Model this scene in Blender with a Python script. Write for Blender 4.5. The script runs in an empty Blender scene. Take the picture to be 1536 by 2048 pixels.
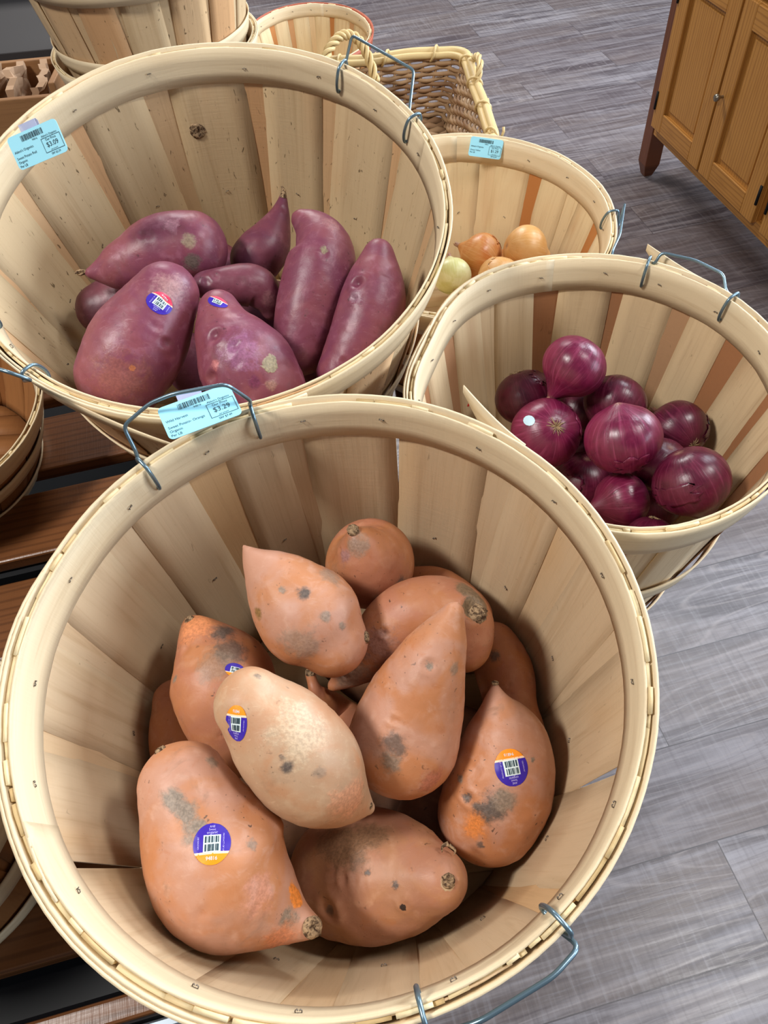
import bpy, bmesh, math, random
from mathutils import Vector, Matrix, noise
from mathutils.bvhtree import BVHTree
import numpy as np

# ------------------------------------------------------------------ camera
F_PX=1500.0; CAM=Vector((0,0,1.45))
_n=Vector((112,1176,1500)).normalized()
_Y=(Vector((0,0,1))-_n*_n.z).normalized(); _Z=-_n; _X=_Y.cross(_Z)
scene=bpy.context.scene; C=scene.collection
cd=bpy.data.cameras.new('camera'); cam=bpy.data.objects.new('camera',cd); C.objects.link(cam)
cd.sensor_fit='VERTICAL'; cd.sensor_height=36; cd.lens=F_PX/2048*36; cd.clip_start=.02
# camera axes (x right, y down, z forward) expressed in world axes
cx=Vector((_X.x,_Y.x,_Z.x)); cy=Vector((_X.y,_Y.y,_Z.y)); cz=Vector((_X.z,_Y.z,_Z.z))
cam.matrix_world=Matrix.Translation(CAM)@Matrix((cx,-cy,-cz)).transposed().to_4x4()
scene.camera=cam
def un(px,py,z):
    return CAM+cx*((px-768)/F_PX*z)+cy*((py-1024)/F_PX*z)+cz*z
def on_z(px,py,h):
    d=un(px,py,1)-CAM; return CAM+d*((h-CAM.z)/d.z)
# ------------------------------------------------------------------ light
scene.view_settings.view_transform='Standard'; scene.view_settings.look='None'
scene.view_settings.gamma=1; scene.view_settings.use_curve_mapping=False
scene.view_settings.exposure=0.0
w=bpy.data.worlds.new('shop_ambience'); scene.world=w; w.use_nodes=True
w.node_tree.nodes['Background'].inputs[0].default_value=(.80,.87,1,1)
w.node_tree.nodes['Background'].inputs[1].default_value=.15
def area(name,loc,target,sx,sy,power,col):
    l=bpy.data.lights.new(name,'AREA'); l.shape='RECTANGLE'; l.size=sx; l.size_y=sy; l.energy=power; l.color=col
    o=bpy.data.objects.new(name,l); C.objects.link(o); o.location=loc
    o.rotation_euler=(Vector(target)-Vector(loc)).to_track_quat('-Z','Y').to_euler(); return o
area('overhead_light',(-1.45,.05,3.0),(-1.45,.05,0),.45,.45,72,(1,.97,.92))
area('overhead_light',(1.5,.35,3.0),(1.5,.35,0),.45,.45,36,(1,.98,.95))
area('overhead_light',(1.8,2.3,3.0),(1.8,2.3,0),.6,1.2,45,(.86,.93,1))
area('overhead_light',(-.4,4.0,3.0),(-.4,4.0,0),1.2,.6,110,(1,.98,.95))  # unseen lamp, added to brighten the far floor and the cabinet
area('window_daylight',(4.3,3.1,2.3),(.4,.7,.8),1.8,1.4,310,(.80,.90,1))

area('window_daylight',(4.0,-.6,1.9),(0,.5,.9),1.6,1.4,120,(.74,.86,1))
# ------------------------------------------------------------------ helpers
PI=math.pi
def tag(o,label=None,cat=None,group=None,kind=None):
    if label:o['label']=label
    if cat:o['category']=cat
    if group:o['group']=group
    if kind:o['kind']=kind
    return o
def empty(name,M,label,cat,group=None):
    o=bpy.data.objects.new(name,None); C.objects.link(o); o.empty_display_size=.02
    o.matrix_world=M; WM[o.name]=M.copy(); return tag(o,label,cat,group)
WM={}
def wm(o): return WM.get(o.name,Matrix.Identity(4))
class MB:
    def __init__(s): s.v=[];s.f=[];s.m=[];s.uv=[];s.t=[]
    def add(s,verts,faces,mat=0,uvs=None,tone=0.):
        b=len(s.v); s.v+=[Vector(x) for x in verts]
        for f in faces:
            s.f.append([b+i for i in f]); s.m.append(mat); s.t.append(tone)
            s.uv.append([uvs[i] for i in f] if uvs else [(0,0)]*len(f))
    def box(s,M,sx,sy,sz,mat=0,tone=0.):
        vs=[M@Vector((x*sx/2,y*sy/2,z*sz/2)) for x in(-1,1) for y in(-1,1) for z in(-1,1)]
        L=max(sx,sy,sz); ax=[sx,sy,sz].index(L)
        us=[]
        for x in(-1,1):
            for y in(-1,1):
                for z in(-1,1):
                    c=(x*sx/2,y*sy/2,z*sz/2); o=[c[i] for i in range(3) if i!=ax]
                    us.append((o[0]+o[1],c[ax]))
        s.add(vs,[(0,1,3,2),(4,6,7,5),(0,4,5,1),(2,3,7,6),(0,2,6,4),(1,5,7,3)],mat,us,tone)
    def grid(s,P,nu,nv,mat=0,uv=None,tone=0.,closeu=False,flip=False):
        # P[i*nv+j]; i along u, j along v
        fs=[]
        for i in range(nu if closeu else nu-1):
            for j in range(nv-1):
                a=i*nv+j;b=((i+1)%nu)*nv+j
                fs.append((a,a+1,b+1,b) if flip else (a,b,b+1,a+1))
        s.add(P,fs,mat,uv,tone)
    def slab(s,P,Q,nu,nv,mat=0,uv=None,tone=0.):
        # closed thin solid between grids P (front) and Q (back)
        n=len(P); fs=[]
        for i in range(nu-1):
            for j in range(nv-1):
                a=i*nv+j;b=a+nv
                fs.append((a,b,b+1,a+1)); fs.append((n+a,n+a+1,n+b+1,n+b))
        for i in range(nu-1):
            a=i*nv;b=a+nv; fs.append((a,n+a,n+b,b))
            a=i*nv+nv-1;b=a+nv; fs.append((a,b,n+b,n+a))
        for j in range(nv-1):
            fs.append((j,j+1,n+j+1,n+j)); a=(nu-1)*nv+j; fs.append((a,n+a,n+a+1,a+1))
        s.add(list(P)+list(Q),fs,mat,(list(uv)*2) if uv else None,tone)
    def tube(s,pts,r,k=8,mat=0,tone=0.,closed=False):
        pts=[Vector(p) for p in pts]; n=len(pts)
        rr=r if isinstance(r,(list,tuple)) else [r]*n
        T=[]
        for i in range(n):
            a=pts[(i-1)%n] if closed or i>0 else pts[i]; b=pts[(i+1)%n] if closed or i<n-1 else pts[i]
            T.append((b-a).normalized() if (b-a).length>1e-9 else Vector((0,0,1)))
        N=T[0].orthogonal().normalized(); P=[];L=0;uv=[]
        for i in range(n):
            if i: L+=(pts[i]-pts[i-1]).length
            N=(N-T[i]*N.dot(T[i])).normalized(); B=T[i].cross(N)
            for j in range(k):
                a=2*PI*j/k; P.append(pts[i]+(N*math.cos(a)+B*math.sin(a))*rr[i]); uv.append((j/k*.02,L))
        fs=[]
        for i in range(n if closed else n-1):
            for j in range(k):
                a=i*k+j;b=i*k+(j+1)%k;c=((i+1)%n)*k+(j+1)%k;d=((i+1)%n)*k+j
                fs.append((a,b,c,d))
        if not closed:
            fs.append(tuple(range(k))[::-1]); fs.append(tuple((n-1)*k+j for j in range(k)))
        s.add(P,fs,mat,uv,tone)
    def build(s,name,mats,parent=None,smooth=True,world=False,origin=None,bevel=0,sub=0):
        me=bpy.data.meshes.new(name)
        vs=s.v; inv=None
        o=bpy.data.objects.new(name,me); C.objects.link(o)
        if parent is not None:
            o.parent=parent
            if world: inv=wm(parent).inverted(); vs=[inv@v for v in vs]
            WM[o.name]=wm(parent)
        else:
            if origin is None: origin=sum((v for v in vs),Vector())/max(1,len(vs))
            origin=Vector(origin); vs=[v-origin for v in vs]; o.location=origin; WM[o.name]=Matrix.Translation(origin)
        me.from_pydata([tuple(v) for v in vs],[],s.f); 
        uvl=me.uv_layers.new(name='UVMap'); k=0
        flat=[c for f in s.uv for p in f for c in p]; uvl.data.foreach_set('uv',flat)
        at=me.attributes.new('tone','FLOAT','FACE'); at.data.foreach_set('value',s.t)
        if not isinstance(mats,(list,tuple)): mats=[mats]
        for m in mats: me.materials.append(m)
        me.polygons.foreach_set('material_index',s.m)
        me.polygons.foreach_set('use_smooth',[smooth]*len(s.f))
        me.update()
        if bevel:
            b=o.modifiers.new('bevel','BEVEL'); b.width=bevel; b.segments=2; b.limit_method='ANGLE'
        return o
def cr(P,t):
    n=len(P); i=min(int(t),n-2); u=t-i
    p0=P[max(i-1,0)];p1=P[i];p2=P[i+1];p3=P[min(i+2,n-1)]
    return .5*((2*p1)+(p2-p0)*u+(2*p0-5*p1+4*p2-p3)*u*u+(3*p1-p0-3*p2+p3)*u*u*u)
def smooth_path(P,m): 
    P=[Vector(p) for p in P]; return [cr(P,(len(P)-1)*k/(m-1)) for k in range(m)]
def rounded(P,rad=.006,seg=4):
    P=[Vector(p) for p in P]; out=[P[0]]
    for i in range(1,len(P)-1):
        a=(P[i-1]-P[i]);b=(P[i+1]-P[i]); r=min(rad,a.length*.45,b.length*.45)
        A=P[i]+a.normalized()*r;B=P[i]+b.normalized()*r
        for k in range(seg+1):
            t=k/seg; out.append(A*(1-t)**2+P[i]*2*t*(1-t)+B*t*t)
    out.append(P[-1]); return out

# ------------------------------------------------------------------ materials
class NT:
    def __init__(s,name,rough=.6,spec=.5):
        s.m=bpy.data.materials.new(name); s.m.use_nodes=True; s.t=s.m.node_tree; s.b=s.t.nodes['Principled BSDF']
        s.b.inputs['Roughness'].default_value=rough; s.b.inputs['Specular IOR Level'].default_value=spec
    def n(s,ty,**k):
        x=s.t.nodes.new(ty)
        for a,b in k.items(): setattr(x,a,b)
        return x
    def l(s,a,b): s.t.links.new(a,b)
    def put(s,sock,v):
        if hasattr(v,'is_output') or isinstance(v,bpy.types.NodeSocket): s.l(v,sock)
        else:
            if hasattr(sock.default_value,'__len__') and not hasattr(v,'__len__'): v=(v,)*len(sock.default_value)
            if hasattr(sock.default_value,'__len__') and len(v)==3 and len(sock.default_value)==4: v=(*v,1)
            sock.default_value=v
    def math(s,op,a,b=0.,c=0.,clamp=False):
        x=s.n('ShaderNodeMath',operation=op,use_clamp=clamp)
        s.put(x.inputs[0],a); s.put(x.inputs[1],b)
        if len(x.inputs)>2: s.put(x.inputs[2],c)
        return x.outputs[0]
    def mix(s,f,a,b,blend='MIX'):
        x=s.n('ShaderNodeMix',data_type='RGBA',blend_type=blend)
        s.put(x.inputs[0],f); s.put(x.inputs[6],a); s.put(x.inputs[7],b); return x.outputs[2]
    def ramp(s,f,lo,hi,a=0.,b=1.):
        x=s.n('ShaderNodeMapRange',interpolation_type='SMOOTHSTEP'); s.put(x.inputs[0],f)
        for i,v in zip((1,2,3,4),(lo,hi,a,b)): s.put(x.inputs[i],v)
        return x.outputs[0]
    def noise(s,vec,scale,detail=3.,rough=.5,dist=0.):
        x=s.n('ShaderNodeTexNoise'); s.l(vec,x.inputs['Vector']); x.inputs['Scale'].default_value=scale
        x.inputs['Detail'].default_value=detail; x.inputs['Roughness'].default_value=rough; x.inputs['Distortion'].default_value=dist
        return x.outputs['Fac']
    def mapping(s,vec,scale=(1,1,1),loc=(0,0,0),rot=(0,0,0)):
        x=s.n('ShaderNodeMapping'); s.l(vec,x.inputs[0]); x.inputs['Scale'].default_value=scale
        x.inputs['Location'].default_value=loc; x.inputs['Rotation'].default_value=rot; return x.outputs[0]
    def bump(s,h,strength,dist,prev=None):
        x=s.n('ShaderNodeBump'); s.put(x.inputs['Height'],h); x.inputs['Strength'].default_value=strength
        x.inputs['Distance'].default_value=dist
        if prev is not None: s.l(prev,x.inputs['Normal'])
        return x.outputs[0]
    def out(s,col=None,rough=None,nor=None):
        if col is not None: s.put(s.b.inputs['Base Color'],col)
        if rough is not None: s.put(s.b.inputs['Roughness'],rough)
        if nor is not None: s.l(nor,s.b.inputs['Normal'])
        return s.m
def srgb(r,g,b):
    f=lambda c:(c/255/12.92 if c/255<=.04045 else ((c/255+.055)/1.055)**2.4)
    return (f(r),f(g),f(b))
def flat(name,c,rough=.5,spec=.5,metal=0.):
    t=NT(name,rough,spec); t.b.inputs['Metallic'].default_value=metal; return t.out((*c,1))
def wood(name,pale,mid,dark,grain=1.,rough=.6,seed=0,specks=.5,ring=0.):
    t=NT(name,rough,.3)
    uv=t.n('ShaderNodeUVMap').outputs[0]; at=t.n('ShaderNodeAttribute',attribute_name='tone').outputs['Fac']
    # offset grain per board
    off=t.n('ShaderNodeCombineXYZ'); t.l(t.math('MULTIPLY',at,37.7),off.inputs[0]); t.l(t.math('MULTIPLY',at,91.3),off.inputs[1]); off.inputs[2].default_value=seed
    v=t.n('ShaderNodeVectorMath',operation='ADD'); t.l(uv,v.inputs[0]); t.l(off.outputs[0],v.inputs[1]); v=v.outputs[0]
    g1=t.noise(t.mapping(v,(260*grain,9,1)),1,4,.6,.6)
    g2=t.noise(t.mapping(v,(60*grain,3.5,1)),1,3,.6,1.2)
    big=t.noise(t.mapping(v,(14,5,1)),1,2,.5,.3)
    base=t.mix(t.ramp(t.math('FRACT',t.math('MULTIPLY',at,1.0)),.35,.95),pale,mid)
    c=t.mix(t.ramp(big,.5,.85,0,.55),base,mid)
    c=t.mix(t.ramp(g2,.5,.8,0,.38),c,dark)
    c=t.mix(t.ramp(g1,.5,.75,0,.22),c,dark)
    if ring:
        wv=t.n('ShaderNodeTexWave',wave_type='BANDS',bands_direction='X'); t.l(t.mapping(v,(26,2.2,1)),wv.inputs['Vector'])
        wv.inputs['Scale'].default_value=1; wv.inputs['Distortion'].default_value=5; wv.inputs['Detail'].default_value=2; wv.inputs['Detail Scale'].default_value=1
        c=t.mix(t.ramp(wv.outputs['Fac'],.6,1,0,ring),c,dark)
    if specks:
        s1=t.noise(t.mapping(v,(170,70,1)),1,2,.6,.8)
        c=t.mix(t.ramp(s1,.66 if specks>.6 else .70,.73 if specks>.6 else .77,0,specks),c,(dark[0]*.25,dark[1]*.25,dark[2]*.2))
    rp=t.noise(t.mapping(v,(30,420,1)),1,2,.5,.5)
    b=t.bump(g1,.35,.0006); b=t.bump(g2,.3,.001,b); b=t.bump(rp,.22,.0007,b)
    return t.out(c,None,b)
W_A=wood('basket_veneer_honey',srgb(202,176,142),srgb(200,160,112),srgb(160,124,84),1,.55,1,.3)
W_B=wood('basket_veneer_sand',srgb(202,176,138),srgb(200,156,112),srgb(156,120,80),1,.6,2,.8)
W_C=wood('basket_veneer_contrast',srgb(210,184,146),srgb(158,108,72),srgb(150,112,80),1,.6,3,.35)
W_D=wood('basket_veneer_cream',srgb(218,196,156),srgb(178,116,62),srgb(172,130,86),1,.6,4,.25)
W_K=wood('basket_veneer_shaded',srgb(146,98,56),srgb(126,78,40),srgb(84,50,26),1,.6,5,.3)  # veneer darkened so its colour carries the shadow over the left edge baskets
W_RIM=wood('basket_hoop_wood',srgb(214,194,160),srgb(204,178,140),srgb(168,138,102),.8,.55,6,.12)
W_EDGE=wood('hoop_edge_wood',srgb(222,202,160),srgb(196,168,120),srgb(120,90,56),.8,.7,7,.5)
W_RED=flat('terracotta_stained_hoop',srgb(168,84,56),.6)
W_SLAT=wood('oiled_oak_shaded',srgb(112,70,40),srgb(98,58,32),srgb(58,32,18),.7,.32,8,0,.4)  # oak made darker in its base colour, standing in for shade on the rack
W_CAB=wood('honey_pine',srgb(184,130,64),srgb(172,116,52),srgb(132,82,34),.6,.4,9,0,.45)
W_CABD=wood('dark_stained_post',srgb(112,66,44),srgb(100,56,36),srgb(60,32,20),.6,.45,10,0,.3)
W_CRATE=wood('crate_pine',srgb(150,108,70),srgb(132,90,54),srgb(90,58,32),.7,.6,11,.1)
M_WIRE=flat('galvanised_wire',srgb(112,134,146),.32,.5,.75)
M_STAPLE=flat('staple_wire',srgb(120,112,104),.35,.5,.7)
M_BLACK=flat('black_steel',srgb(18,19,22),.6,.25)
M_STEEL=flat('brushed_steel_edge',srgb(120,128,136),.4,.5,.85)
M_KNOB=flat('aged_nickel',srgb(150,142,128),.3,.5,.85)
M_DARK=flat('dark_grey_carton',srgb(40,36,36),.7)
M_PAPER=flat('kraft_paper',srgb(176,142,112),.8)
M_TAG=flat('blue_card',srgb(150,214,232),.5)
M_INK=flat('printer_ink',srgb(34,62,72),.7)
M_CLIP=NT('clear_plastic_clip',.15).out((*srgb(190,196,224),1)); M_CLIP.node_tree.nodes['Principled BSDF'].inputs['Alpha'].default_value=.6
M_PURPLE=flat('sticker_purple',srgb(58,36,160),.4,.3)
M_ORANGE=flat('sticker_orange',srgb(248,146,26),.4,.3)
M_PINK=flat('sticker_pink',srgb(226,70,100),.35)
M_WHITE=flat('sticker_white',srgb(224,238,240),.4)
M_PEACH=flat('sticker_peach',srgb(252,214,180),.4)
M_LILAC=flat('sticker_lilac_text',srgb(196,186,244),.4)
M_REDTIE=flat('red_twist_tie',srgb(190,20,30),.4)
M_CORK=None
def cork():
    t=NT('corky_scar',.9,.1); o=t.n('ShaderNodeTexCoord').outputs['Object']
    n=t.noise(o,320,3,.6,.6); c=t.mix(t.ramp(n,.35,.65),srgb(70,52,40),srgb(168,140,108))
    return t.out(c,None,t.bump(n,.9,.0015))
M_CORK=cork()
def floor_mat():
    t=NT('vinyl_plank_floor',.36,.5)
    g=t.n('ShaderNodeNewGeometry').outputs['Position']
    v=t.mapping(g,(1,1,1),(.635,.128,0),(0,0,math.radians(-10)))
    br=t.n('ShaderNodeTexBrick'); t.l(v,br.inputs['Vector']); br.offset=.37; br.offset_frequency=2; br.squash=1
    br.inputs['Color1'].default_value=(0,0,0,1); br.inputs['Color2'].default_value=(1,1,1,1); br.inputs['Mortar'].default_value=(.5,.5,.5,1)
    br.inputs['Scale'].default_value=1; br.inputs['Brick Width'].default_value=1.22; br.inputs['Row Height'].default_value=.178
    br.inputs['Mortar Size'].default_value=.0011; br.inputs['Mortar Smooth'].default_value=0.2; br.inputs['Bias'].default_value=0
    rnd=t.n('ShaderNodeSeparateColor'); t.l(br.outputs['Color'],rnd.inputs[0]); r=rnd.outputs[0]
    off=t.n('ShaderNodeCombineXYZ'); t.l(t.math('MULTIPLY',r,13.),off.inputs[0]); t.l(t.math('MULTIPLY',r,7.),off.inputs[1])
    a=t.n('ShaderNodeVectorMath',operation='ADD'); t.l(v,a.inputs[0]); t.l(off.outputs[0],a.inputs[1]); a=a.outputs[0]
    s1=t.noise(t.mapping(a,(1.6,22,1)),1,4,.6,1.4)
    s2=t.noise(t.mapping(a,(5,120,1)),1,4,.65,.6)
    s3=t.noise(t.mapping(a,(110,6,1)),1,3,.6,.3)
    s4=t.noise(t.mapping(a,(1.2,5,1)),1,2,.5,.8)
    c=t.mix(t.ramp(s1,.34,.66),srgb(68,60,64),srgb(146,140,144))
    c=t.mix(t.ramp(s4,.4,.65,0,.65),c,srgb(112,98,92))
    c=t.mix(t.ramp(s2,.48,.72,0,.38),c,srgb(160,156,160))
    c=t.mix(t.ramp(s2,.5,.3,0,.35),c,srgb(70,62,68))
    ct=t.noise(t.mapping(a,(1.1,7,1)),1,1,.4,.3)
    cl=t.math('ABSOLUTE',t.math('SUBTRACT',t.math('FRACT',t.math('MULTIPLY',ct,14.)),.5))
    c=t.mix(t.ramp(cl,.12,.0,0,.40),c,srgb(160,150,148))
    c=t.mix(t.ramp(cl,.36,.5,0,.25),c,srgb(66,58,64))
    c=t.mix(t.ramp(s3,.5,.72,0,.26),c,srgb(158,154,158))
    c=t.mix(t.ramp(s3,.5,.3,0,.25),c,srgb(70,64,70))
    c=t.mix(t.math('MULTIPLY',r,.5),c,srgb(86,74,76))
    c=t.mix(t.math('MULTIPLY',br.outputs['Fac'],.7),c,srgb(40,36,40))
    b=t.bump(s2,.25,.001); b=t.bump(s3,.15,.0008,b); b=t.bump(br.outputs['Fac'],-.6,.002,b)
    c=t.mix(.16,c,srgb(58,50,50))
    ro=t.ramp(s2,.3,.7,.30,.46)
    return t.out(c,ro,b)
M_FLOOR=floor_mat()

# ------------------------------------------------------------------ the floor
fb=MB(); fb.add([(-4,-2.5,0),(5,-2.5,0),(5,7,0),(-4,7,0)],[(0,1,2,3)]); o=fb.build('floor',M_FLOOR); tag(o,kind='structure')

# ------------------------------------------------------------------ baskets
class Basket:
    def __init__(s,c,t,R,Rb,H,push=()):
        s.c=Vector(c); nn=Vector((t[0],t[1],1)).normalized(); s.n=nn
        x=Vector((1,0,0)); x=(x-nn*x.dot(nn)).normalized(); y=nn.cross(x)
        s.R,s.Rb,s.H=R,Rb,H; s.push=push
        base=s.c-nn*H
        s.M=Matrix((x,y,nn)).transposed().to_4x4(); s.M.translation=base; s.inv=s.M.inverted()
    def rad(s,z,th=0):
        u=max(0,min(1,z/s.H)); r=s.Rb+(s.R-s.Rb)*(u**.92)
        for (a,w,d) in s.push:
            k=(th-a+PI)%(2*PI)-PI; r-=d*math.exp(-(k/w)**2)*u
        return r
    def P(s,th,z,dr=0.):
        r=s.rad(z,th)+dr; return Vector((r*math.cos(th),r*math.sin(th),z))
    def theta(s,px,py,z=None):
        if z is None:z=s.H
        o=s.inv@CAM; d=(s.inv.to_3x3()@(un(px,py,1)-CAM)); k=(z-o.z)/d.z; p=o+d*k; return math.atan2(p.y,p.x)
    def W(s,th,z,dr=0.): return s.M@s.P(th,z,dr)
def build_basket(name,B,label,wmat,N=20,seed=1,tones=None,inner_w=.74,outer_w=.8,gaps=(),rimh=.036,mid=True,handles=(),staple_mid=True,group=None,rimmat=None,laps=(),floor=True,outband=None,wood_inner=None):
    rnd=random.Random(seed); root=empty(name,B.M,label,'basket',group)
    H=B.H; th=.0011; nv=9
    # wall of split-wood staves in two layers
    m=MB(); step=2*PI/N; ph=rnd.random()*step
    def stave(a,w,dr,tone,top,bot=0.0,twist=0.):
        P=[];Q=[];uv=[];nu=5
        r0=(B.R)*w  # width at the top in metres
        for i in range(nu):
            for j in range(nv):
                u=j/(nv-1); z=bot+(top-bot)*u
                r=B.rad(z,a); hw=min(w/2*B.R/r, w*.66)
                aa=a+twist*u+hw*(2*i/(nu-1)-1)
                cup=-.0009*(1-(2*i/(nu-1)-1)**2)
                edge=.0004*math.sin(9*u+a*7)
                P.append(B.P(aa,z,dr+cup+edge)); Q.append(B.P(aa,z,dr+th+cup+edge)); uv.append(((aa-a)*B.R+a*.9,z))
        m.slab(P,Q,nu,nv,0,uv,tone)
    for k in range(N):
        a=ph+k*step
        tn=tones[(2*k)%len(tones)] if tones else rnd.random()*.5
        tn2=tones[(2*k+1)%len(tones)] if tones else rnd.random()*.8
        gap=any(abs((a+step/2-g+PI)%(2*PI)-PI)<step/2 for g in gaps)
        if not gap: stave(a+step/2+rnd.uniform(-.02,.02),outer_w*step,-.0024,min(.99,tn2+.0131*(k%5)),H-rnd.uniform(.001,.006))
        near=any(abs((a-g+PI)%(2*PI)-PI)<step*1.02 for g in gaps)
        stave(a+rnd.uniform(-.02,.02)*(not near),((.905 if near else inner_w)+rnd.uniform(-.09,.09)*(not near))*step,-.0037,min(.99,tn+.0113*(k%7)),H-rnd.uniform(.001,.007),twist=rnd.uniform(-.02,.02))
    wall=m.build('stave_wall',wmat,root)
    # bottom: crossed strips
    m=MB(); r=B.Rb-.003; nstr=7; wv=2*r/nstr
    for lay,zz in ((0,.004),(1,.0062)):
        for k in range(nstr):
            x0=-r+k*wv+.0004; x1=x0+wv-.0008; P=[];Q=[];uv=[]
            for i in range(3):
                x=x0+(x1-x0)*i/2; e=math.sqrt(max(r*r-x*x,1e-6))
                for j in range(5):
                    y=-e+2*e*j/4; p=(x,y,zz) if lay==0 else (y,x,zz)
                    P.append(p);Q.append((p[0],p[1],p[2]-.0016));uv.append((x,y))
            m.slab(P,Q,3,5,0,uv,rnd.random()*.6)
    K=48; rb=B.Rb-.0005
    ring=[(rb*math.cos(2*PI*i/K),rb*math.sin(2*PI*i/K)) for i in range(K)]
    m.add([(x,y,.0022) for x,y in ring]+[(x,y,.0008) for x,y in ring],[tuple(range(K)),tuple(range(2*K-1,K-1,-1))]+[(i,K+i,K+(i+1)%K,(i+1)%K) for i in range(K)],0,[(x,y) for x,y in ring]*2,.3)
    m.build('basket_bottom',wmat,root)
    # hoops
    def hoop(nm,z0,z1,dr,t,turns=1.0,a0=0.,mat=W_RIM,wob=.0012,lab=None,lift=0.):
        m=MB(); K=int(110*turns); P=[];Q=[];uv=[]; tot=2*PI*turns
        for i in range(K+1):
            u=i/K; a=a0+tot*u; lap=max(0,(u*turns-1)) ; d=dr+lap*turns*.0+(.0026 if u*turns>1 else 0)*min(1,(u*turns-1)*30 if u*turns>1 else 0)
            wz=wob*noise.noise(Vector((math.cos(a)*2+z0*30,math.sin(a)*2,seed*3.1)))
            wr=wob*.8*noise.noise(Vector((math.cos(a)*3,math.sin(a)*3+z1*9,seed*1.7+5)))
            for j in range(4):
                z=z0+(z1-z0)*j/3; e=.0
                zz=z+wz+ (.0006*noise.noise(Vector((a*40,z*99,seed))) if j in(0,3) else 0)
                P.append(B.P(a,min(zz,H+.004),d+wr)); Q.append(B.P(a,min(zz,H+.004),d+wr+t)); uv.append((z*1.0+a0,a*B.R))
        m.slab(P,Q,K+1,4,0,uv,rnd.random()*.4)
        ho=m.build(nm,mat,root)
        if lab: ho['label']=lab
        return ho
    rm=rimmat or W_RIM
    inner=hoop('inner_rim_hoop',H-rimh,H,-.0062,.0018,1.04,rnd.random()*6,wood_inner or rm)
    outer=hoop('outer_rim_hoop',H-rimh*1.02,H+.001,.0006,.0020,1.30,rnd.random()*6,outband or rm)
    # frayed stave ends and filler strip between the hoops
    m=MB(); K=260
    for rr0,rr1,hh in ((-.0040,-.0016,-.0012),):
        a=0
        while a<2*PI:
            da=rnd.uniform(.02,.16); z1=H+hh+rnd.uniform(-.0025,.0022); n_=max(2,int(da/.03)+1)
            P=[];Q=[];uv=[]
            d0=rnd.uniform(-.0006,.0009)
            for i in range(n_):
                aa=a+da*i/(n_-1)
                for j in range(2):
                    z=z1-.012*(1-j)+(.0007*noise.noise(Vector((aa*60,seed,j))) if j else 0)
                    P.append(B.P(aa,z,rr0+d0));Q.append(B.P(aa,z,rr1+d0));uv.append((z,aa*B.R))
            m.slab(P,Q,n_,2,0,uv,rnd.random())
            a+=da+rnd.choice((0,0,.004,.012))
    m.build('frayed_stave_ends',W_EDGE,root)
    # splinter laps where a hoop starts and ends
    for (a,da,dr,lift) in laps:
        m=MB();P=[];Q=[];uv=[];K=14
        for i in range(K):
            u=i/(K-1);aa=a+da*u; wdt=rimh*(1-.8*u**1.5)
            for j in range(3):
                z=H+lift*u-wdt*(1-j/2); P.append(B.P(aa,z,dr+.022*u*u));Q.append(B.P(aa,z,dr+.0016+.022*u*u));uv.append((z,aa*B.R))
        m.slab(P,Q,K,3,0,uv,.2); m.build('loose_hoop_end',W_RIM,root)
    if mid:
        hoop('middle_hoop',H*.42,H*.42+.026,.0010,.0022,1.05,1.2)
        hoop('middle_hoop_lining',H*.42+.003,H*.42+.024,-.0056,.0012,1.0,.4) if False else None
    hoop('bottom_hoop',.0005,.022,.0010,.0022,1.05,2.2)
    # staples: a clinched pair of wire tips, copied around the rim
    sm=MB(); 
    for sx in(-1,1):
        sm.tube([(sx*.0019,0,0),(sx*.0019,-.0010,0),(sx*.0011,-.0016,.0009),(sx*.0004,-.0010,.0012)],.00042,5)
    sm.tube([(-.0019,0,-.0002),(.0019,0,-.0002)],.0002,5)
    proto=None
    def place(a,z,dr,par,rot):
        nonlocal proto
        p=B.P(a,z,dr); sl=math.atan((B.R-B.Rb)/H)
        M=Matrix.Translation(p)@Matrix.Rotation(a-PI/2,4,'Z')@Matrix.Rotation(rot,4,'Y')
        if proto is None:
            ob=sm.build('staple',M_STAPLE,par); proto=ob
        else:
            ob=proto.copy(); C.objects.link(ob); ob.parent=par
        ob.matrix_parent_inverse=Matrix.Identity(4); ob.matrix_basis=M; return ob
    for k in range(N+2):
        place(ph+k*2*PI/(N+2)+rnd.uniform(-.05,.05),H-rimh*rnd.uniform(.42,.6),-.0064,inner,rnd.uniform(-.6,.6))
    if staple_mid:
        for k in range(N):
            place(ph+k*step+rnd.uniform(-.02,.02),H*.42+.013+rnd.uniform(-.004,.004),-.0045,wall,rnd.uniform(-1,1))
    # wire handles: two hooks through the rim and a bail
    for hd in handles:
        (a1,a2,bail)=hd
        hk=lambda a:[B.P(a,H-.021,-.003),B.P(a,H-.022,-.0085),B.P(a,H-.012,-.0115),B.P(a,H+.001,-.0095),B.P(a,H+.0050,-.003),B.P(a,H+.0045,.0045),B.P(a,H-.004,.0075)]
        pts=hk(a1)+[B.inv@q for q in bail]+hk(a2)[::-1]
        P=smooth_path(hk(a1),22)+rounded([hk(a1)[-1]]+[B.inv@q for q in bail]+[hk(a2)[-1]],.006)[1:-1]+smooth_path(hk(a2),22)[::-1]
        hm=MB(); hm.tube(P,.0016,8); hm.build('wire_handle',M_WIRE,root)
    return root
def ang(B,C2): 
    d=B.inv@Vector(C2); return math.atan2(d.y,d.x)
BA=Basket((-.049,.245,1.0003),(-.0099,-.1177),.2158,.168,.300)
BB=Basket((-.142,.689,1.075),(.031,-.2617),.2336,.175,.305)
BC=Basket((.212,.527,.96),(0,-.039),.1854,.132,.290)
BC.push=((ang(BC,(-.049,.245,.95)),.5,.021),(ang(BC,(-.142,.689,.95)),.42,.016))
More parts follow.
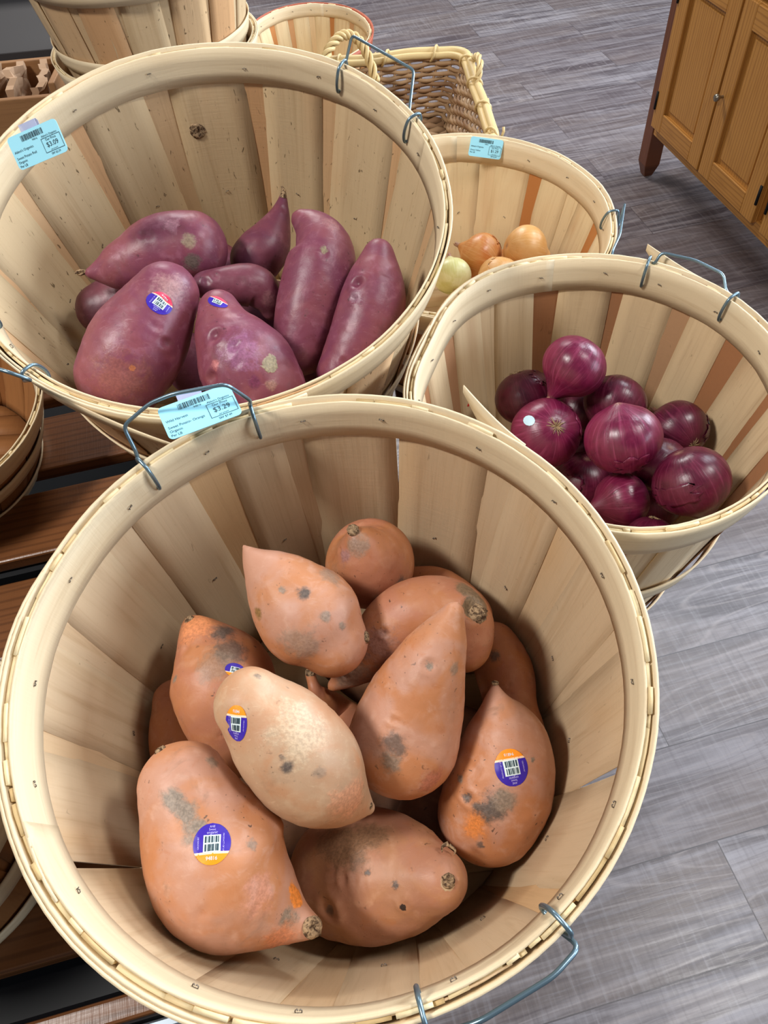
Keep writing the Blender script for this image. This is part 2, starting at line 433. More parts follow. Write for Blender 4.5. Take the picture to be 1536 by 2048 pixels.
BD=Basket((.148,.942,.887),(.017,-.078),.2016,.150,.215)
tonesC=[.1,.95,.3,.72,.05,.85,.2,.98,.15,.3,.25,.8,.1,.9]
hA=[(BA.theta(295,940),BA.theta(508,835),[un(272,903,.590),un(246,852,.583),un(300,806,.575),un(345,788,.570),un(452,768,.570),un(500,800,.592)]),
    (BA.theta(1100,1820),BA.theta(838,2000),[un(1112,1856,.43),un(1160,1893,.415),un(1108,1952,.405),un(960,2043,.395),un(900,2062,.400)])]
build_basket('bushel_basket',BA,'large round wooden basket nearest the camera, holding orange sweet potatoes',W_A,15,11,gaps=(BA.theta(775,860),BA.theta(95,1690),BA.theta(1225,1440)),handles=hA,laps=((BA.theta(1040,900),.30,.0036,.006),),outer_w=.74,inner_w=.66,
    tones=[.05,.5,.2,.35,.0,.6,.1,.45,.3,.7,.15,.4,.02,.3,.25,.55])
hB=[(BB.theta(662,158),BB.theta(803,250),[un(690,132,.86),un(704,70,.84),un(828,140,.80),un(818,228,.79)]),
    (BB.theta(60,742),BB.theta(-60,640),[un(62,760,.60),un(20,745,.59),un(-60,722,.60),un(-90,660,.62)])]
build_basket('bushel_basket',BB,'large round wooden basket holding purple-skinned sweet potatoes, a $3.09 tag on its rim',W_B,14,5,handles=hB,inner_w=.78,outer_w=.6,
    tones=[.1,.8,.25,.7,.05,.9,.3,.6,.15,.85,.2,.7],laps=((BB.theta(120,745),.5,.003,-.002),))
hC=[(BC.theta(1288,545),BC.theta(1440,612),[un(1310,528,.80),un(1322,505,.795),un(1390,520,.785),un(1447,548,.775),un(1452,585,.772)])]
build_basket('half_bushel_basket',BC,'round wooden basket on the right, holding red onions',W_C,15,7,tones=tonesC,handles=hC,inner_w=.70,outer_w=.62,
    laps=((BC.theta(1400,560),.35,.003,.004),))
hD=[(BD.theta(1228,428),BD.theta(1214,520),[un(1236,455,1.06),un(1250,406,1.045),un(1240,470,.99),un(1226,500,.97)])]
build_basket('half_bushel_basket',BD,'round wooden basket behind the red onions, holding yellow onions',W_D,15,9,tones=[.1,.2,.15,.95,.2,.3,.1,.92,.15,.97],handles=hD,inner_w=.7,outer_w=.78)

# ------------------------------------------------------------------ produce
HEAP={
 'A':{
  'P1':[(704,1060,10,0.6296),(716,1080,38,0.6367),(730,1110,72,0.6518),(738,1124,90,0.6739),(745,1132,84,0.703)],
  'P2':[(489,1094,5,0.5998),(508,1118,28,0.5991),(545,1155,66,0.5985),(598,1215,98,0.5978),(640,1255,98,0.5971),(668,1286,72,0.5965)],
  'P3':[(378,1243,12,0.6481),(392,1262,40,0.6382),(415,1300,78,0.6334),(438,1345,104,0.6286),(458,1405,102,0.6188),(480,1470,88,0.619)],
  'P4':[(350,1400,45,0.6744),(370,1470,75,0.6661),(400,1540,80,0.6577)],
  'P5':[(500,1405,75,0.524),(548,1452,102,0.5281),(598,1512,110,0.5322),(648,1562,98,0.5413),(695,1596,58,0.5504),(738,1616,14,0.5594)],
  'P6':[(365,1570,92,0.5288),(395,1640,118,0.5252),(432,1712,142,0.5216),(475,1770,134,0.518),(540,1815,85,0.5144),(590,1842,42,0.5108),(622,1853,24,0.5072)],
  'P7':[(690,1750,118,0.6172),(750,1748,128,0.6041),(820,1754,104,0.5809),(878,1758,62,0.5578)],
  'P8':[(908,1222,22,0.5712),(885,1275,55,0.5763),(855,1340,80,0.5815),(827,1410,102,0.5916),(803,1487,112,0.5968)],
  'P9':[(665,1372,12,0.6448),(720,1330,42,0.6408),(770,1275,66,0.6367),(820,1232,72,0.6327),(880,1222,72,0.6286),(915,1245,74,0.6296),(925,1290,60,0.6355)],
  'P10':[(985,1290,50,0.7149),(1010,1345,58,0.7011),(1022,1410,52,0.6873),(1042,1470,50,0.6734)],
  'P11':[(990,1372,8,0.6076),(993,1400,28,0.6052),(1005,1450,72,0.6078),(1010,1510,98,0.6104),(997,1575,111,0.6131),(976,1630,102,0.6157)],
  'P12':[(621,1350,11,0.6489),(630,1380,14,0.6404),(655,1430,50,0.6719),(700,1480,66,0.6634)],
  'P13':[(800,1200,56,0.7639),(865,1192,60,0.7255),(930,1235,58,0.6871)],
  'P14':[(440,1600,62,0.7038),(540,1640,75,0.6973),(620,1650,60,0.6907)],
  'P15':[(850,1640,60,0.6654),(900,1560,70,0.6862),(930,1470,60,0.7069)],
  'P16':[(580,1420,50,0.731),(650,1470,72,0.7218),(720,1560,70,0.7126),(770,1620,55,0.7034)],
  'P17':[(640,1230,50,0.7394),(700,1310,66,0.7405),(790,1370,66,0.7417),(860,1400,50,0.7428)],
 },
 'B':{
  'Q1':[(180,546,11,0.7976),(200,543,24,0.7994),(225,538,42,0.8013),(268,526,58,0.8031),(325,503,72,0.805),(388,497,72,0.8069)],
  'Q2':[(335,587,66,0.7389),(305,640,84,0.7412),(270,700,97,0.7434),(240,755,88,0.7457)],
  'Q3':[(437,618,42,0.73),(450,660,66,0.73),(488,725,96,0.73),(528,780,88,0.73)],
  'Q4':[(410,570,28,0.7852),(460,570,38,0.792),(510,572,42,0.7988),(535,600,32,0.8056),(542,622,20,0.8124)],
  'Q5':[(567,388,6,0.86),(564,410,13,0.86),(556,440,26,0.86),(535,490,48,0.86),(508,522,50,0.86)],
  'Q6':[(600,438,20,0.7883),(622,456,40,0.7883),(646,500,64,0.7883),(636,560,72,0.7883),(615,640,68,0.7883),(600,700,55,0.7883)],
  'Q7':[(757,508,33,0.7568),(752,560,58,0.757),(742,620,68,0.7572),(715,690,62,0.7573),(680,750,48,0.7575)],
  'Q8':[(470,640,50,0.8827),(540,660,60,0.8805),(600,640,50,0.8783)],
  'Q9':[(200,620,50,0.8586),(260,600,60,0.8646),(340,560,50,0.8706)],
  'Q10':[(340,700,48,0.86),(400,740,60,0.86),(450,800,50,0.86)],
  'Q11':[(440,520,36,0.9178),(500,590,46,0.9245),(590,620,46,0.9312)],
  'Q12':[(570,720,46,0.8433),(640,730,56,0.859),(700,700,44,0.8747)],
 },
 'C':{
  'R0':[(1149,733,65,0.8)],
  'R1':[(1050,795,60,0.8605)],
  'R2':[(1092,866,70,0.8068)],
  'R3':[(1245,877,76,0.7478)],
  'R4':[(1230,808,62,0.8323)],
  'R5':[(1354,862,62,0.8233)],
  'R6':[(1383,963,76,0.7227)],
  'R7':[(1165,960,60,0.8616)],
  'R8':[(1243,1002,58,0.7736)],
  'R9':[(1300,1078,50,0.7388)],
  'R10':[(1160,820,54,0.8949)],
  'R11':[(1320,930,58,0.786)],
  'R12':[(1170,900,54,0.9406)],
  'R13':[(1305,1010,56,0.8516)],
  'R14':[(1250,930,54,0.8888)],
 },
 'D':{
  'Y0':[(905,552,38,1.09)],
  'Y1':[(962,512,44,1.113)],
  'Y2':[(1050,500,47,1.0846)],
  'Y3':[(1000,560,46,1.0643)],
  'Y4':[(1080,570,44,1.1314)],
  'Y5':[(950,570,44,1.1755)],
  'Y6':[(1020,540,44,1.1973)],
 },
}
def hit_obj(o,px,py):
    me=o.data; bv=BVHT[o.name]; M=wm(o); inv=M.inverted()
    d=(un(px,py,1)-CAM).normalized()
    loc,nor,idx,dist=bv.ray_cast(inv@CAM,(inv.to_3x3()@d).normalized())
    if nor is not None and nor.dot(inv.to_3x3()@d)>0: nor=-nor
    return (loc,nor,inv)
BVHT={}
def tuber_mat(name,cols,seed,patches,spots=.5,scr=.5,rough=.5,fine=1.):
    t=NT(name,rough,.45); o=t.n('ShaderNodeTexCoord').outputs['Object']
    v=t.mapping(o,(1,1,1),(seed*.37,seed*.71,seed*.13))
    big=t.noise(v,22,3,.55,.5); med=t.noise(v,70,4,.6,.4); fi=t.noise(v,420,3,.6)
    c=t.mix(t.ramp(big,.38,.60),cols[0],cols[1])
    c=t.mix(t.ramp(med,.5,.75,0,.6),c,cols[2])
    c=t.mix(t.ramp(med,.45,.25,0,.45),c,cols[3])
    g=t.noise(t.mapping(v,(1,1,1),(3,1,2)),34,5,.65,.6)
    c=t.mix(t.ramp(g,.58,.74,0,.6*spots),c,cols[4])
    g2=t.noise(t.mapping(v,(1,1,1),(7,5,3)),13,4,.6,1.0)
    c=t.mix(t.ramp(g2,.52,.72,0,.5*spots),c,tuple(.5*(a_+b_) for a_,b_ in zip(cols[4],cols[1])))
    sp=t.noise(t.mapping(v,(1,1,1),(9,4,7)),260,2,.5,.5)
    gate=t.ramp(t.noise(v,28,2,.5),.48,.6)
    c=t.mix(t.math('MULTIPLY',t.ramp(sp,.66,.73,0,.8*spots+.15),gate),c,(cols[4][0]*.22,cols[4][1]*.2,cols[4][2]*.2))
    # pale fine scratches
    sc=t.noise(t.mapping(v,(60,420,200),(0,0,0),(.4,.7,.3)),1,3,.7,.5)
    c=t.mix(t.ramp(sc,.60,.78,0,.30*scr),c,cols[5])
    h=t.math('ADD',t.math('MULTIPLY',med,.6),t.math('MULTIPLY',fi,.07))
    rg=t.ramp(g,.6,.75,rough,.85)
    for (p,r,col,st,hard) in patches:
        d=t.n('ShaderNodeVectorMath',operation='DISTANCE'); t.l(o,d.inputs[0]); d.inputs[1].default_value=p
        nz=t.noise(t.mapping(o,(1,1,1),(r*900,0,0)),90 if r>.004 else 300,5,.7,.3)
        m=t.math('ADD',t.math('DIVIDE',d.outputs['Value'],r),t.math('MULTIPLY',t.math('SUBTRACT',nz,.5),(2.0 if hard else 2.6)))
        f=t.ramp(m,1.3 if not hard else 1.1,.45 if not hard else .85,0,min(1,st*1.2))
        c=t.mix(f,c,t.mix(t.ramp(fi,.3,.7),(col[0]*.72,col[1]*.72,col[2]*.72),(min(1,col[0]*1.18),min(1,col[1]*1.18),min(1,col[2]*1.18)))); h=t.math('ADD',h,t.math('MULTIPLY',t.math('MULTIPLY',f,fi),.6))
    b=t.bump(h,.30,.0018*fine); b=t.bump(fi,.15,.0003,b)
    t.b.inputs['Subsurface Weight'].default_value=.0
    return t.out(c,rg,b)
def tuber(name,balls,seed,label,cat,group,cols,patches=(),lump=.036,eyes=6,spots=.5,scr=.5,rough=.5,nu=72,nv=110,caps=True,eye_amp=.09,dents=()):
    rnd=random.Random(seed*7+1)
    P=[un(x,y,z) for x,y,r,z in balls]; R=[r*z/F_PX for x,y,r,z in balls]
    # densify and extend the ends into rounded caps
    pts=[];rad=[];m=60
    V=[Vector((*p,)) for p in P]
    for k in range(m):
        t=(len(P)-1)*k/(m-1); pts.append(cr(V,t)); rad.append(max(1e-4,cr([Vector((r,0,0)) for r in R],t).x))
    def cap(p,q,r):
        d=(p-q).normalized(); out=[]
        for k in range(1,13):
            s=math.sin(k/12*PI/2); out.append((p+d*r*s*.93,r*math.cos(k/12*PI/2)))
        return out
    a=cap(pts[0],pts[2],rad[0]); b=cap(pts[-1],pts[-3],rad[-1])
    seq=[(p,r) for p,r in a[::-1]]+list(zip(pts,rad))+b
    # resample by arc length (mix with radius change)
    L=[0]
    for i in range(1,len(seq)): L.append(L[-1]+(seq[i][0]-seq[i-1][0]).length+abs(seq[i][1]-seq[i-1][1]))
    out=[];j=0
    for k in range(nv):
        s=L[-1]*k/(nv-1)
        while j<len(L)-2 and L[j+1]<s: j+=1
        u=(s-L[j])/max(1e-9,L[j+1]-L[j]); u=min(1,max(0,u))
        out.append((seq[j][0].lerp(seq[j+1][0],u),seq[j][1]*(1-u)+seq[j+1][1]*u))
    for _ in range(26):
        o2=list(out)
        for i in range(1,nv-1):
            o2[i]=((out[i-1][0]+out[i][0]*2+out[i+1][0])/4, (out[i-1][1]+out[i][1]*2+out[i+1][1])/4 if 5<i<nv-6 else out[i][1])
        out=o2
    cen=sum((p for p,r in out),Vector())/nv
    T=[(out[min(i+1,nv-1)][0]-out[max(i-1,0)][0]).normalized() for i in range(nv)]
    N=T[0].orthogonal().normalized()
    rm=max(r for p,r in out)
    grid=[];fr=[]
    for i in range(nv):
        N=(N-T[i]*N.dot(T[i])).normalized(); fr.append((N.copy(),T[i].cross(N)))
    sv=Vector((seed*3.7,seed*1.3,seed*9.1))
    ev=[]
    for _ in range(eyes):
        i=rnd.randrange(14,nv-14); th=rnd.uniform(0,2*PI); p,r=out[i]; ev.append((p+(fr[i][0]*math.cos(th)+fr[i][1]*math.sin(th))*r,rnd.uniform(.0018,.0042),rnd.uniform(.4,1)*eye_amp))
    for (dx,dy,dr,da) in dents:
        # dent at an image place: nearest surface point to the ray
        d=(un(dx,dy,1)-CAM).normalized(); best=None
        for i in range(nv):
            p,r=out[i]; w_=p-CAM; per=(w_-d*w_.dot(d)).length
            if per<r:
                t=w_.dot(d)-math.sqrt(r*r-per*per)
                if best is None or t<best[0]: best=(t,r)
        if best: ev.append((CAM+d*best[0],dr,da))
    m=MB();vs=[]
    for kx in range(nu):
        th=2*PI*kx/nu
        for i in range(nv):
            p,r=out[i]; d=fr[i][0]*math.cos(th)+fr[i][1]*math.sin(th)
            q=p+d*r
            q0=(q-cen)
            n1=noise.noise(q0*14+sv)*lump*rm*1.1; n2=noise.noise(q0*45+sv*2)*lump*rm*.45; n3=noise.noise(q0*130+sv)*rm*.010
            fade=min(1,r/rm*1.6)
            q=q+d*(n1+n2+n3)*fade
            for (e,er,ea) in ev:
                dd=(q-e).length/er
                if dd<3.2: q=q-d*(math.exp(-dd*dd)*ea*.02-.35*ea*.02*math.exp(-(dd-1.7)**2*2))
            vs.append(q)
    uv=[(kx/nu,i/nv) for kx in range(nu) for i in range(nv)]
    m.grid(vs,nu,nv,0,uv,0,closeu=True)
    o=m.build(name,M_CORK,None,True,origin=cen); tag(o,label,cat,group)
    bv=BVHTree.FromPolygons([v.co.copy() for v in o.data.vertices],[tuple(p.vertices) for p in o.data.polygons]); BVHT[o.name]=bv
    pl=[]
    for (x,y,rp,col,st,*h) in patches:
        loc,nor,inv=hit_obj(o,x,y)
        if loc is None: continue
        z=(wm(o)@loc-CAM).dot(cz); pl.append((tuple(loc),rp*z/F_PX,col,st,bool(h)))
    o.data.materials[0]=tuber_mat(name+'_skin',cols,seed,pl,spots,scr,rough)
    return o
GREY=srgb(138,120,104); DKG=srgb(98,84,76); PALE=srgb(216,176,140)
OR=lambda k=0:[srgb(184,122,82),srgb(184,134,110),srgb(200,156,134),srgb(172,100,50),srgb(140,112,94),srgb(226,186,160)]
ORD=[srgb(176,114,74),srgb(172,112,84),srgb(186,134,104),srgb(160,90,48),srgb(112,86,70),srgb(208,160,128)]
TAN=[srgb(184,138,104),srgb(184,150,120),srgb(198,168,138),srgb(186,126,84),srgb(150,124,100),srgb(236,208,176)]
BRN=[srgb(172,120,84),srgb(166,114,88),srgb(190,142,112),srgb(170,104,58),srgb(108,82,62),srgb(222,182,150)]
ORG=srgb(222,130,52)
SHADED=[srgb(124,84,58),srgb(112,76,58),srgb(138,100,76),srgb(104,66,42),srgb(78,60,46),srgb(160,124,98)]  # darker skin for the deep potatoes, shade of the gaps put into the colour
G_O='orange sweet potatoes in the nearest basket'
tub={}
defs=[
('P1',ORD,'round orange sweet potato seen end-on, topmost by the back wall of the nearest basket',[(712,1085,26,GREY,.6),(690,1110,14,srgb(150,110,110),.6),(800,1170,22,DKG,.6)],{}),
('P2',OR(),'smooth orange sweet potato whose sharp tip points up to the left',[(610,1186,16,DKG,.9),(516,1226,14,srgb(140,104,60),.95),(600,1290,40,GREY,.5),(652,1234,12,GREY,.7),(684,1252,8,GREY,.7),(565,1180,8,GREY,.7),(660,1150,26,GREY,.5)],dict(eyes=4)),
('P3',ORD,'orange sweet potato with dark grey scuffs against the left wall, below the sharp-tipped one',[(445,1265,26,DKG,.8),(460,1300,34,DKG,.7),(350,1357,11,GREY,.95),(395,1250,40,srgb(214,136,88),.6),(430,1330,40,GREY,.45)],dict(spots=.9)),
('P4',ORD,'dark orange sweet potato mostly hidden behind the scuffed one, by the left wall',[],dict(rough=.7)),
('P5',TAN,'pale tan sweet potato with a torn sticker, lying on top of the heap',[(575,1535,14,DKG,.85),(565,1515,7,DKG,.6),(640,1545,14,GREY,.5),(600,1460,60,srgb(200,178,148),.5),(515,1352,8,GREY,.7),(700,1600,50,srgb(214,150,116),.6)],dict(spots=.6,scr=1)),
('P6',OR(),'biggest orange sweet potato, front left, with a round sticker and a knobbly end',[(345,1600,24,GREY,.95),(370,1625,26,GREY,.95),(392,1655,22,GREY,.9),(378,1680,16,GREY,.7),(425,1522,14,GREY,.7),(505,1690,12,GREY,.6),(590,1790,22,ORG,.9,1),(575,1835,22,GREY,.8),(520,1790,40,srgb(200,140,120),.5),(560,1880,40,srgb(206,120,74),.5)],dict(spots=.8,eyes=5)),
('P7',BRN,'brownish sweet potato with a ridged scuff, at the bottom of the nearest basket',[(700,1700,44,srgb(130,94,66),.8),(660,1680,40,srgb(136,98,70),.7),(740,1670,34,srgb(140,104,76),.7),(896,1762,15,srgb(186,160,126),.95,1),(806,1815,7,srgb(50,36,30),.95,1),(790,1770,8,DKG,.8),(660,1820,12,DKG,.6),(735,1745,6,DKG,.8)],dict(eyes=10,eye_amp=.14)),
('P8',OR(),'pear-shaped orange sweet potato, its narrow neck pointing up the heap',[(790,1490,26,DKG,.7),(780,1525,22,GREY,.7),(858,1332,9,GREY,.8),(910,1335,14,GREY,.6),(860,1560,30,srgb(176,104,84),.6)],dict(eyes=4)),
('P9',ORD,'bent orange sweet potato arching behind the pear-shaped one, with a big rough scar',[(950,1210,34,srgb(120,98,74),1,1),(935,1180,24,srgb(124,100,76),.9),(700,1340,50,GREY,.6),(760,1290,40,srgb(150,114,104),.6)],dict(spots=.8)),
('P10',ORD,'dark orange sweet potato at the back right, pressed against the basket wall',[(990,1312,12,DKG,.7)],{}),
('P11',OR(),'orange sweet potato with a round sticker, pointed upward at the right',[(985,1615,30,DKG,.9),(965,1630,20,DKG,.8),(1010,1600,24,GREY,.8),(920,1558,9,GREY,.95),(935,1595,10,DKG,.8),(1065,1520,6,GREY,.9),(950,1650,26,ORG,.6),(960,1690,8,DKG,.7)],dict(spots=.9)),
('P12',ORD,'sweet potato down in the middle of the heap, only its stubby stem end showing',[],{}),
('P13',ORD,'sweet potato hidden behind the round and the bent ones, only its dark upper edge showing',[],dict(rough=.7)),
('P14',SHADED,'deep sweet potato beneath the pale tan one, almost fully covered',[],dict(rough=.7)),
('P16',SHADED,'deep sweet potato at the very bottom under the middle of the heap',[],dict(rough=.7)),
('P17',SHADED,'deep sweet potato under the sharp-tipped and bent ones',[],dict(rough=.7)),
('P15',SHADED,'deep sweet potato below the pear-shaped one, seen only through dark gaps',[],dict(rough=.7)),
]
extra_d={'P7':[(655,1822,.006,.22),(686,1758,.003,.15),(726,1772,.003,.15),(806,1816,.004,.2)],'P9':[(945,1220,.007,.3),(770,1265,.003,.15)],'P11':[(935,1595,.004,.2)],'P8':[(858,1330,.004,.12)]}
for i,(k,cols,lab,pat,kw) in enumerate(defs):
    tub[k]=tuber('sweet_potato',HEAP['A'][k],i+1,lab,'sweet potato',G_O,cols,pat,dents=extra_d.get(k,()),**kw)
PUR=[srgb(128,66,76),srgb(116,56,76),srgb(148,92,108),srgb(104,42,52),srgb(104,76,76),srgb(196,150,158)]
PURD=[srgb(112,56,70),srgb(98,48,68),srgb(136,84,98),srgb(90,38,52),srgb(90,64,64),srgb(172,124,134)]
G_P='purple sweet potatoes in the upper left basket'
OL=srgb(150,136,108)
defs=[
('Q1',PUR,'purple sweet potato lying by the back wall, a thin dried root at its left end',[(385,525,16,DKG,.8),(380,482,14,OL,.6),(345,450,16,srgb(174,122,134),.6)],{}),
('Q2',PUR,'purple sweet potato with a round sticker, at the front left',[(265,736,6,srgb(206,120,60),1,1),(340,580,34,srgb(178,138,134),.5),(240,760,60,srgb(140,82,70),.5)],dict(eyes=3)),
('Q3',PUR,'purple sweet potato with an olive scar and a creased sticker, front centre',[(540,727,17,OL,.95,1),(545,770,12,srgb(150,106,96),.9),(510,765,14,srgb(110,46,74),.8),(430,730,10,srgb(190,110,110),.7),(480,700,40,srgb(156,104,140),.5)],dict(eyes=8,eye_amp=.16)),
('Q4',PURD,'small hooked purple sweet potato in the middle of its heap',[(540,600,18,srgb(134,90,92),.6)],{}),
('Q5',PURD,'dark purple sweet potato with a long thin neck standing up the back wall',[],{}),
('Q6',PUR,'long curved purple sweet potato reaching up the back wall',[(648,500,7,OL,.9),(665,450,20,srgb(160,110,110),.5)],dict(eyes=4)),
('Q7',PUR,'slender purple sweet potato, rightmost in its basket',[(712,590,14,srgb(150,116,130),.6)],dict(eyes=6,eye_amp=.14)),
('Q8',PURD,'purple sweet potato deep in the heap, below the hooked one',[],{}),
('Q9',PURD,'purple sweet potato deep in the heap, below the left ones',[],{}),
('Q10',PURD,'deep purple sweet potato between the two with stickers, in dark shade',[],{}),
('Q11',PURD,'deep purple sweet potato behind the small hooked one, in shade',[],{}),
('Q12',PURD,'deep purple sweet potato below the long curved one, in shade',[],{}),
]
exd={'Q3':[(426,668,.006,.30),(470,690,.004,.2),(425,755,.005,.25)],'Q7':[(714,565,.005,.22),(708,598,.003,.15)],'Q2':[(333,686,.004,.15)]}
for i,(k,cols,lab,pat,kw) in enumerate(defs):
    tub[k]=tuber('purple_sweet_potato',HEAP['B'][k],i+31,lab,'sweet potato',G_P,cols,pat,rough=.42,scr=.9,dents=exd.get(k,()),**kw)

# stem ends and roots
def knob(o,px,py,r,h=.5,name='stem_scar',tilt=None):
    loc,nor,inv=hit_obj(o,px,py)
    if loc is None: return
    z=(wm(o)@loc-CAM).dot(cz); R=r*z/F_PX; u=nor.orthogonal().normalized(); v=nor.cross(u); m=MB(); P=[];rn=random.Random(int(px))
    K=18;J=6
    for k in range(K):
        a=2*PI*k/K
        for j in range(J):
            q=j/(J-1); rr=R*(1.15-.25*q**.5-(.9*q**4)); rr*=1+.22*noise.noise(Vector((k*.9,j*.7,px)))
            hh=R*h*(1-(1-q)**2)-R*.25*(q>.85)+R*.18*noise.noise(Vector((k*.7,j,py)))
            P.append(loc+(u*math.cos(a)+v*math.sin(a))*rr*(0.02 if j==J-1 else 1)+nor*(hh-R*.12))
    m.grid(P,K,J,0,None,0,closeu=True); m.build(name,M_CORK,o)
for k,x,y,r in(('P1',706,1060,11),('P6',320,1500,11),('P6',626,1855,19),('P7',897,1762,13),('P2',733,1275,11),('P9',948,1228,22),('P11',898,1692,15),('P8',917,1204,8),('P3',378,1238,9),('P5',742,1612,6),('P11',990,1366,7),('P12',621,1344,10)):
    knob(tub[k],x,y,r,.55)
def root_tail(o,pts,r0):
    m=MB(); P=smooth_path([un(*p) for p in pts],14); m.tube(P,[r0*(1-.8*i/13) for i in range(14)],6); m.build('root_tail',M_CORK,o,world=True)
root_tail(tub['Q1'],[(186,546,.798),(172,544,.797),(160,541,.795),(150,547,.794)],.0036)
root_tail(tub['Q1'],[(172,544,.797),(158,549,.797),(152,541,.797)],.0022)
root_tail(tub['Q5'],[(566,396,.858),(567,382,.856),(563,372,.855)],.0045)
root_tail(tub['P11'],[(896,1688,.553),(886,1692,.552),(884,1704,.552)],.0022)
root_tail(tub['P11'],[(898,1690,.553),(910,1700,.552),(908,1710,.552)],.0016)

# fruit stickers, wrapped on the skin
def text_mesh(body,size):
    cu=bpy.data.curves.new('print','FONT'); cu.body=body; cu.size=size; cu.align_x='CENTER'; cu.align_y='CENTER'; cu.resolution_u=3
    to=bpy.data.objects.new('print',cu); C.objects.link(to)
    dg=bpy.context.evaluated_depsgraph_get(); me=bpy.data.meshes.new_from_object(to.evaluated_get(dg))
    vs=[v.co.copy() for v in me.vertices]; fs=[tuple(p.vertices) for p in me.polygons]
    bpy.data.objects.remove(to); bpy.data.curves.remove(cu); bpy.data.meshes.remove(me); return vs,fs
def sticker(o,px,py,w,h,rot,band=M_ORANGE,notch=False,label=None,txt=True):
    loc,nor,inv=hit_obj(o,px,py)
    if loc is None: return
    bv=BVHT[o.name]; z=(wm(o)@loc-CAM).dot(cz)
    A=wm(o).inverted().to_3x3()
    upc=A@(cx*math.sin(rot)-cy*math.cos(rot)); up=(upc-nor*upc.dot(nor)).normalized(); rt=up.cross(nor)
    # keep the printed disc round on the skin: real radius
    Rw=w*z/F_PX; Rh=h*z/F_PX
    def mp(a,b,lift=.0003):
        q=loc+rt*a*Rw+up*b*Rh
        l2,n2,_,_=bv.ray_cast(q+nor*.02,-nor)
        if l2 is None: l2,n2=q,nor
        return l2+n2*lift
    def region(nm,test,mat,par,lift,rows,a0=-1,a1=1,b0=-1,b1=1,n=26):
        m=MB();P=[];uvv=[]
        for j in range(n+1):
            b=b0+(b1-b0)*j/n; lim=math.sqrt(max(0,1-b*b)) if test else 9
            for i in range(n+1):
                a=a0+(a1-a0)*i/n; a=max(-lim,min(lim,a))
                if notch and a>.55 and test: 
                    if -.1<b<.42: a=min(a,.62+abs(b-.2)*1.2)
                P.append(mp(a,b,lift)); uvv.append((a,b))
        m.grid(P,n+1,n+1,0,uvv); ob=m.build(nm,mat,par); return ob
    st=region('fruit_sticker',True,M_PURPLE,o,.0003,1,b0=-.40,b1=1)
    if label: st['label']=label
    region('sticker_band',True,band,st,.0003,1,b0=-1,b1=-.46)
    region('sticker_strip',True,M_PEACH,st,.00031,1,b0=-.50,b1=-.39,n=16)
    region('sticker_panel',False,M_WHITE,st,.0005,1,-.46,.46,-.42,.42,n=10)
    m=MB(); rn=random.Random(int(px))
    for (b0,b1) in((-.36,-.03),(.04,.36)):
        a=-.38
        while a<.38:
            wd=rn.choice((.02,.03,.05,.09)); q=[]
            for aa in(a,a+wd):
                for k in range(4): q.append(mp(aa,b0+(b1-b0)*k/3,.0007))
            m.grid(q,2,4); a+=wd+rn.choice((.02,.04,.06))
    m.build('barcode',M_INK,st)
    def pr(body,size,ca,cb,ang2,mat):
        vs,fs=text_mesh(body,size); c,s=math.cos(ang2),math.sin(ang2); m=MB()
        m.add([mp(ca+v.x*c-v.y*s,cb+v.x*s+v.y*c,.0006) for v in vs],fs); m.build('sticker_print',mat,st,smooth=False)
    if txt:
        pr('organic',.20,0,.54,0,M_LILAC); pr('Sweet',.15,0,.68,0,M_LILAC); pr('ANE',.15,0,.82,0,M_LILAC)
        pr('PRODUCT OF USA',.115,.60,0,-PI/2,M_LILAC); pr('GROWN BY',.11,-.72,.05,PI/2,M_LILAC)
        pr('94816',.24,0,-.70,0,M_WHITE)
sticker(tub['P6'],424,1687,37,39,0.0)
sticker(tub['P11'],1023,1535,33,36,PI-.18)
sticker(tub['P5'],472,1448,24,37,PI+.05,notch=True)
sticker(tub['P3'],470,1340,20,14,.3,txt=False)
sticker(tub['Q2'],321,606,25,21,PI+.75,band=M_PINK)
sticker(tub['Q3'],435,604,22,12,PI+.45,band=M_PINK,txt=False)

# ---- onions
def onion_mat(name,c0,c1,c2,seed,rough=.26,line=.55):
    t=NT(name,rough,.42); uv=t.n('ShaderNodeUVMap').outputs[0]; o=t.n('ShaderNodeTexCoord').outputs['Object']
    v=t.mapping(uv,(1,1,1),(seed*.3,0,seed))
    ln=t.noise(t.mapping(v,(70,2.0,1)),1,3,.6,.4); bg=t.noise(t.mapping(o,(1,1,1),(seed,0,0)),38,3,.6,.8)
    fi=t.noise(t.mapping(v,(200,5,1)),1,2,.6)
    c=t.mix(t.ramp(bg,.35,.65),c0,c1); c=t.mix(t.ramp(ln,.5,.72,0,line),c,c2); c=t.mix(t.ramp(fi,.55,.75,0,.25),c,c2)
    sep=t.n('ShaderNodeSeparateXYZ'); t.l(uv,sep.inputs[0])
    fl=t.noise(t.mapping(v,(30,20,1)),1,5,.7,.5)
    pol=t.math('ABSOLUTE',t.math('SUBTRACT',sep.outputs[1],.5))
    c=t.mix(t.ramp(t.math('ADD',pol,t.math('MULTIPLY',fl,.12)),.50,.57,0,.75),c,srgb(150,112,96))
    b=t.bump(ln,.25,.0010); b=t.bump(bg,.3,.002,b)
    t.b.inputs['Coat Weight'].default_value=.08; t.b.inputs['Coat Roughness'].default_value=.3
    return t.out(c,t.ramp(bg,.3,.7,rough,rough+.18),b)
RC=[(srgb(92,18,50),srgb(112,24,60),srgb(150,62,98)),(srgb(70,12,36),srgb(90,18,46),srgb(126,50,78))]
YC=[(srgb(214,158,92),srgb(222,172,112),srgb(238,206,160)),(srgb(200,122,58),srgb(210,146,84),srgb(236,196,150)),(srgb(214,210,160),srgb(200,196,128),srgb(236,236,206))]
